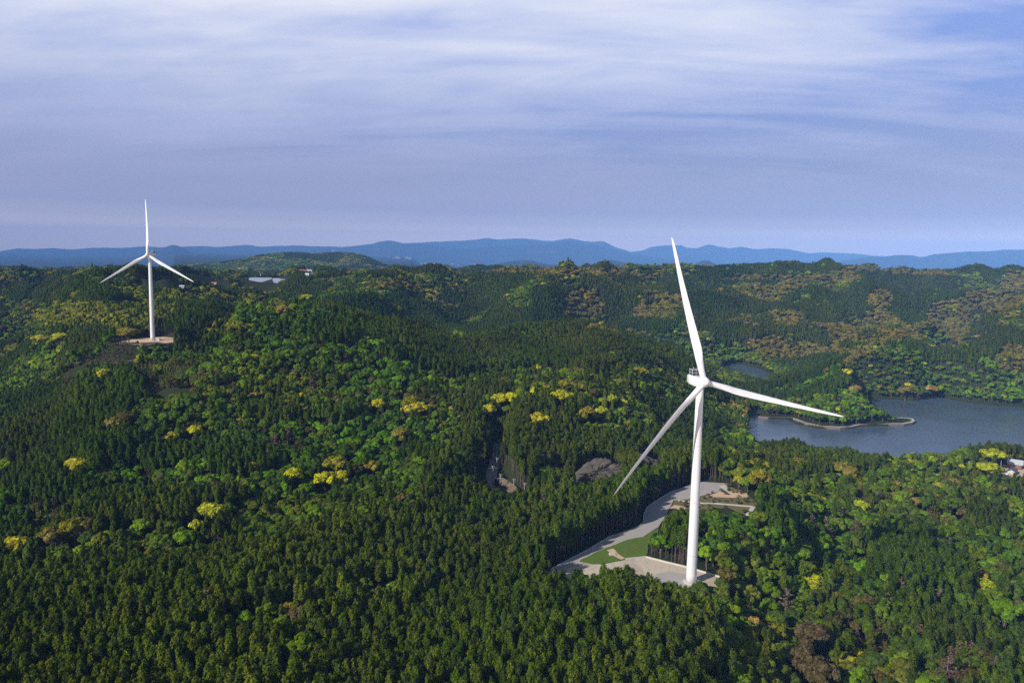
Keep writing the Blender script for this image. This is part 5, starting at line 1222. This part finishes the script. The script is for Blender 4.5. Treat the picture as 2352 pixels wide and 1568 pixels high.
for cat in range(8):
    sel = order[(cats[order] == cat)]
    vis = sel[inv[sel]]
    if cat == 6: pass
    ind = vis[:NIND[cat]]; rest = np.setdiff1d(sel, ind, assume_unique=True)
    tn = tint_for(cat, T[:, 0][sel], T[:, 1][sel], np.random.default_rng(200+cat)); tm = np.zeros((len(T), 3)); tm[sel] = tn
    if cat in (1, 2, 3, 4, 7):
        for cd_, tc_, w_ in ((3, (.200, .155, .030), .6), (4, (.25, .24, .020), .5)):
            k_ = sel[T[sel, 7] == cd_]; tm[k_] = tm[k_]*(1-w_)+np.array(tc_)*w_*(.65+.7*fbm(T[k_, 0]/30, T[k_, 1]/30, 133, 3))[:, None]
    sz_ = rng.uniform(.72, 1.2, len(T))*(.86+.28*fbm(T[:, 0]/22, T[:, 1]/22, 111, 3))
    for i in ind:
        x, y, z, sc, _, u, v, _cd = T[i]; k = kinds8[cat]
        s = sz_[i]*(1.0 if cat in (0, 5, 6) else .88)*max(1, sc*.9); hz = (s if cat == 0 else s*rng.uniform(.9, 1.1))*HS[i]
        if cat == 5: s *= .8; hz = s
        lb = LBL[cat]+' '+zone(u, v)
        put_tree(k, x, y, z, s*(1.0 if cat else rng.uniform(.72, .93)), hz, tuple(tm[i]), lb, lb.replace('tree', 'trees').replace('conifer', 'conifers', 1) if cat else 'plantation conifers '+zone(u, v))
    stuff[cat] = (rest, tm, sz_)
# everything farther: one object per kind, points with instances of the same trees
def gn(pts, idx, rot, scl, tint, name, label, cat):
    me = bpy.data.meshes.new(name); me.vertices.add(len(pts)); me.vertices.foreach_set('co', np.ascontiguousarray(pts).ravel())
    def at(nm, ty, data, key='value'):
        a = me.attributes.new(nm, ty, 'POINT'); a.data.foreach_set(key, np.ascontiguousarray(data).ravel())
    at('kid', 'INT', idx.astype(np.int32)); at('rz', 'FLOAT_VECTOR', rot, 'vector'); at('scl', 'FLOAT_VECTOR', scl, 'vector')
    at('tint', 'FLOAT_COLOR', np.concatenate([tint, np.ones((len(tint), 1))], 1), 'color'); me.update()
    ob = bpy.data.objects.new(name, me); COL.objects.link(ob); tag(ob, label, cat, kind='stuff')
    ng = bpy.data.node_groups.new(name+'_scatter', 'GeometryNodeTree')
    ng.interface.new_socket('Geometry', in_out='INPUT', socket_type='NodeSocketGeometry'); ng.interface.new_socket('Geometry', in_out='OUTPUT', socket_type='NodeSocketGeometry')
    gi = ng.nodes.new('NodeGroupInput'); go = ng.nodes.new('NodeGroupOutput'); ci = ng.nodes.new('GeometryNodeCollectionInfo'); ci.inputs['Collection'].default_value = pc
    ci.inputs['Separate Children'].default_value = True; ci.inputs['Reset Children'].default_value = True
    ip = ng.nodes.new('GeometryNodeInstanceOnPoints'); ip.inputs['Pick Instance'].default_value = True
    m2p = ng.nodes.new('GeometryNodeMeshToPoints'); ng.links.new(gi.outputs[0], m2p.inputs['Mesh']); ng.links.new(m2p.outputs[0], ip.inputs['Points'])
    ng.links.new(ci.outputs[0], ip.inputs['Instance'])
    for nm, ty, sock in (('kid', 'INT', 'Instance Index'), ('rz', 'FLOAT_VECTOR', 'Rotation'), ('scl', 'FLOAT_VECTOR', 'Scale')):
        na = ng.nodes.new('GeometryNodeInputNamedAttribute'); na.data_type = ty; na.inputs[0].default_value = nm; ng.links.new(na.outputs[0], ip.inputs[sock])
    ng.links.new(ip.outputs[0], go.inputs[0])
    md = ob.modifiers.new('scatter', 'NODES'); md.node_group = ng; return ob
SN = {0: ('conifer_forest', 'dense dark conifer plantation covering the slopes'), 1: ('broadleaf_forest', 'mixed green broadleaf woodland on the hills'), 2: ('young_green_forest', 'bright fresh-green broadleaf canopy in belts'), 3: ('flowering_forest', 'tan and ochre blooming canopy on the far hills'),
      4: ('yellow_blossom_forest', 'yellow blooming canopy on the left hills'), 5: ('dead_trees', 'scattered reddish dead trees through the forest'), 6: ('bamboo_grove', 'feathery olive bamboo grove on the hills'), 7: ('brown_leafing_forest', 'brownish leafing canopy in patches')}
for cat, (rest, tm, sz_) in stuff.items():
    if not len(rest): continue
    r2 = np.random.default_rng(300+cat); n = len(rest); t_ = T[rest]; ks = np.array(KEY[KIND[kinds8[cat]]])
    s = sz_[rest]*(1.0 if cat in (0, 5, 6) else .90)*np.maximum(1, t_[:, 3]*(.95)); 
    if cat == 5: s = s*.85
    hz = np.minimum(s, 1.25)*r2.uniform(.9, 1.1, n) if cat == 0 else np.minimum(s, 1.5)*r2.uniform(.85, 1.15, n)
    wx = s*(.80 if cat == 0 else 1.0+.14*sstep(t_[:, 1], 850, 1100))*r2.uniform(.88, 1.15, n)*(.55+.45*HS[rest]); hz = hz*HS[rest]
    gn(t_[:, :3], ks[r2.integers(0, len(ks), n)], np.stack([r2.uniform(-.04, .04, n), r2.uniform(-.04, .04, n), r2.uniform(0, 6.28, n)], 1), np.stack([wx, wx, hz], 1), tm[rest], SN[cat][0], SN[cat][1], 'forest')
n = len(SCRUB); r2 = np.random.default_rng(5); ks = np.array(KEY['broad']+KEY['bamboo']); s_ = r2.uniform(.10, .26, n); cs = np.array([(.16,.12,.07),(.11,.12,.035),(.19,.15,.09),(.08,.10,.03)])[r2.integers(0, 4, n)]
zz_s = SCRUB.copy(); zz_s[:, 2] -= s_*2.5
gn(zz_s, ks[r2.integers(0, len(ks), n)], np.stack([np.zeros(n), np.zeros(n), r2.uniform(0, 6.28, n)], 1), np.stack([s_*1.3, s_*1.3, s_], 1), cs, 'scrub', 'low brown and olive scrub on the fields and banks', 'scrub')

# ------------------------------------------------------------------ haze
HZ = True
if HZ:
    m, o = material('haze'); v = nt.nodes.new('ShaderNodeVolumePrincipled'); v.inputs['Color'].default_value = (0.22, 0.47, 1.0, 1); v.inputs['Density'].default_value = 0.54e-4; v.inputs['Anisotropy'].default_value = -0.35
    L(v.outputs[0], o.inputs['Volume']); mb = MB(); mb.box((0, 14600, 0), (70000, 30800, 2)); me = mb.mesh('haze')
    for vv in me.vertices: vv.co.z = 800 if vv.co.z > 0 else -215
    tag(link('haze', me, m), 'pale blue haze over the distant mountains', 'haze', kind='stuff')
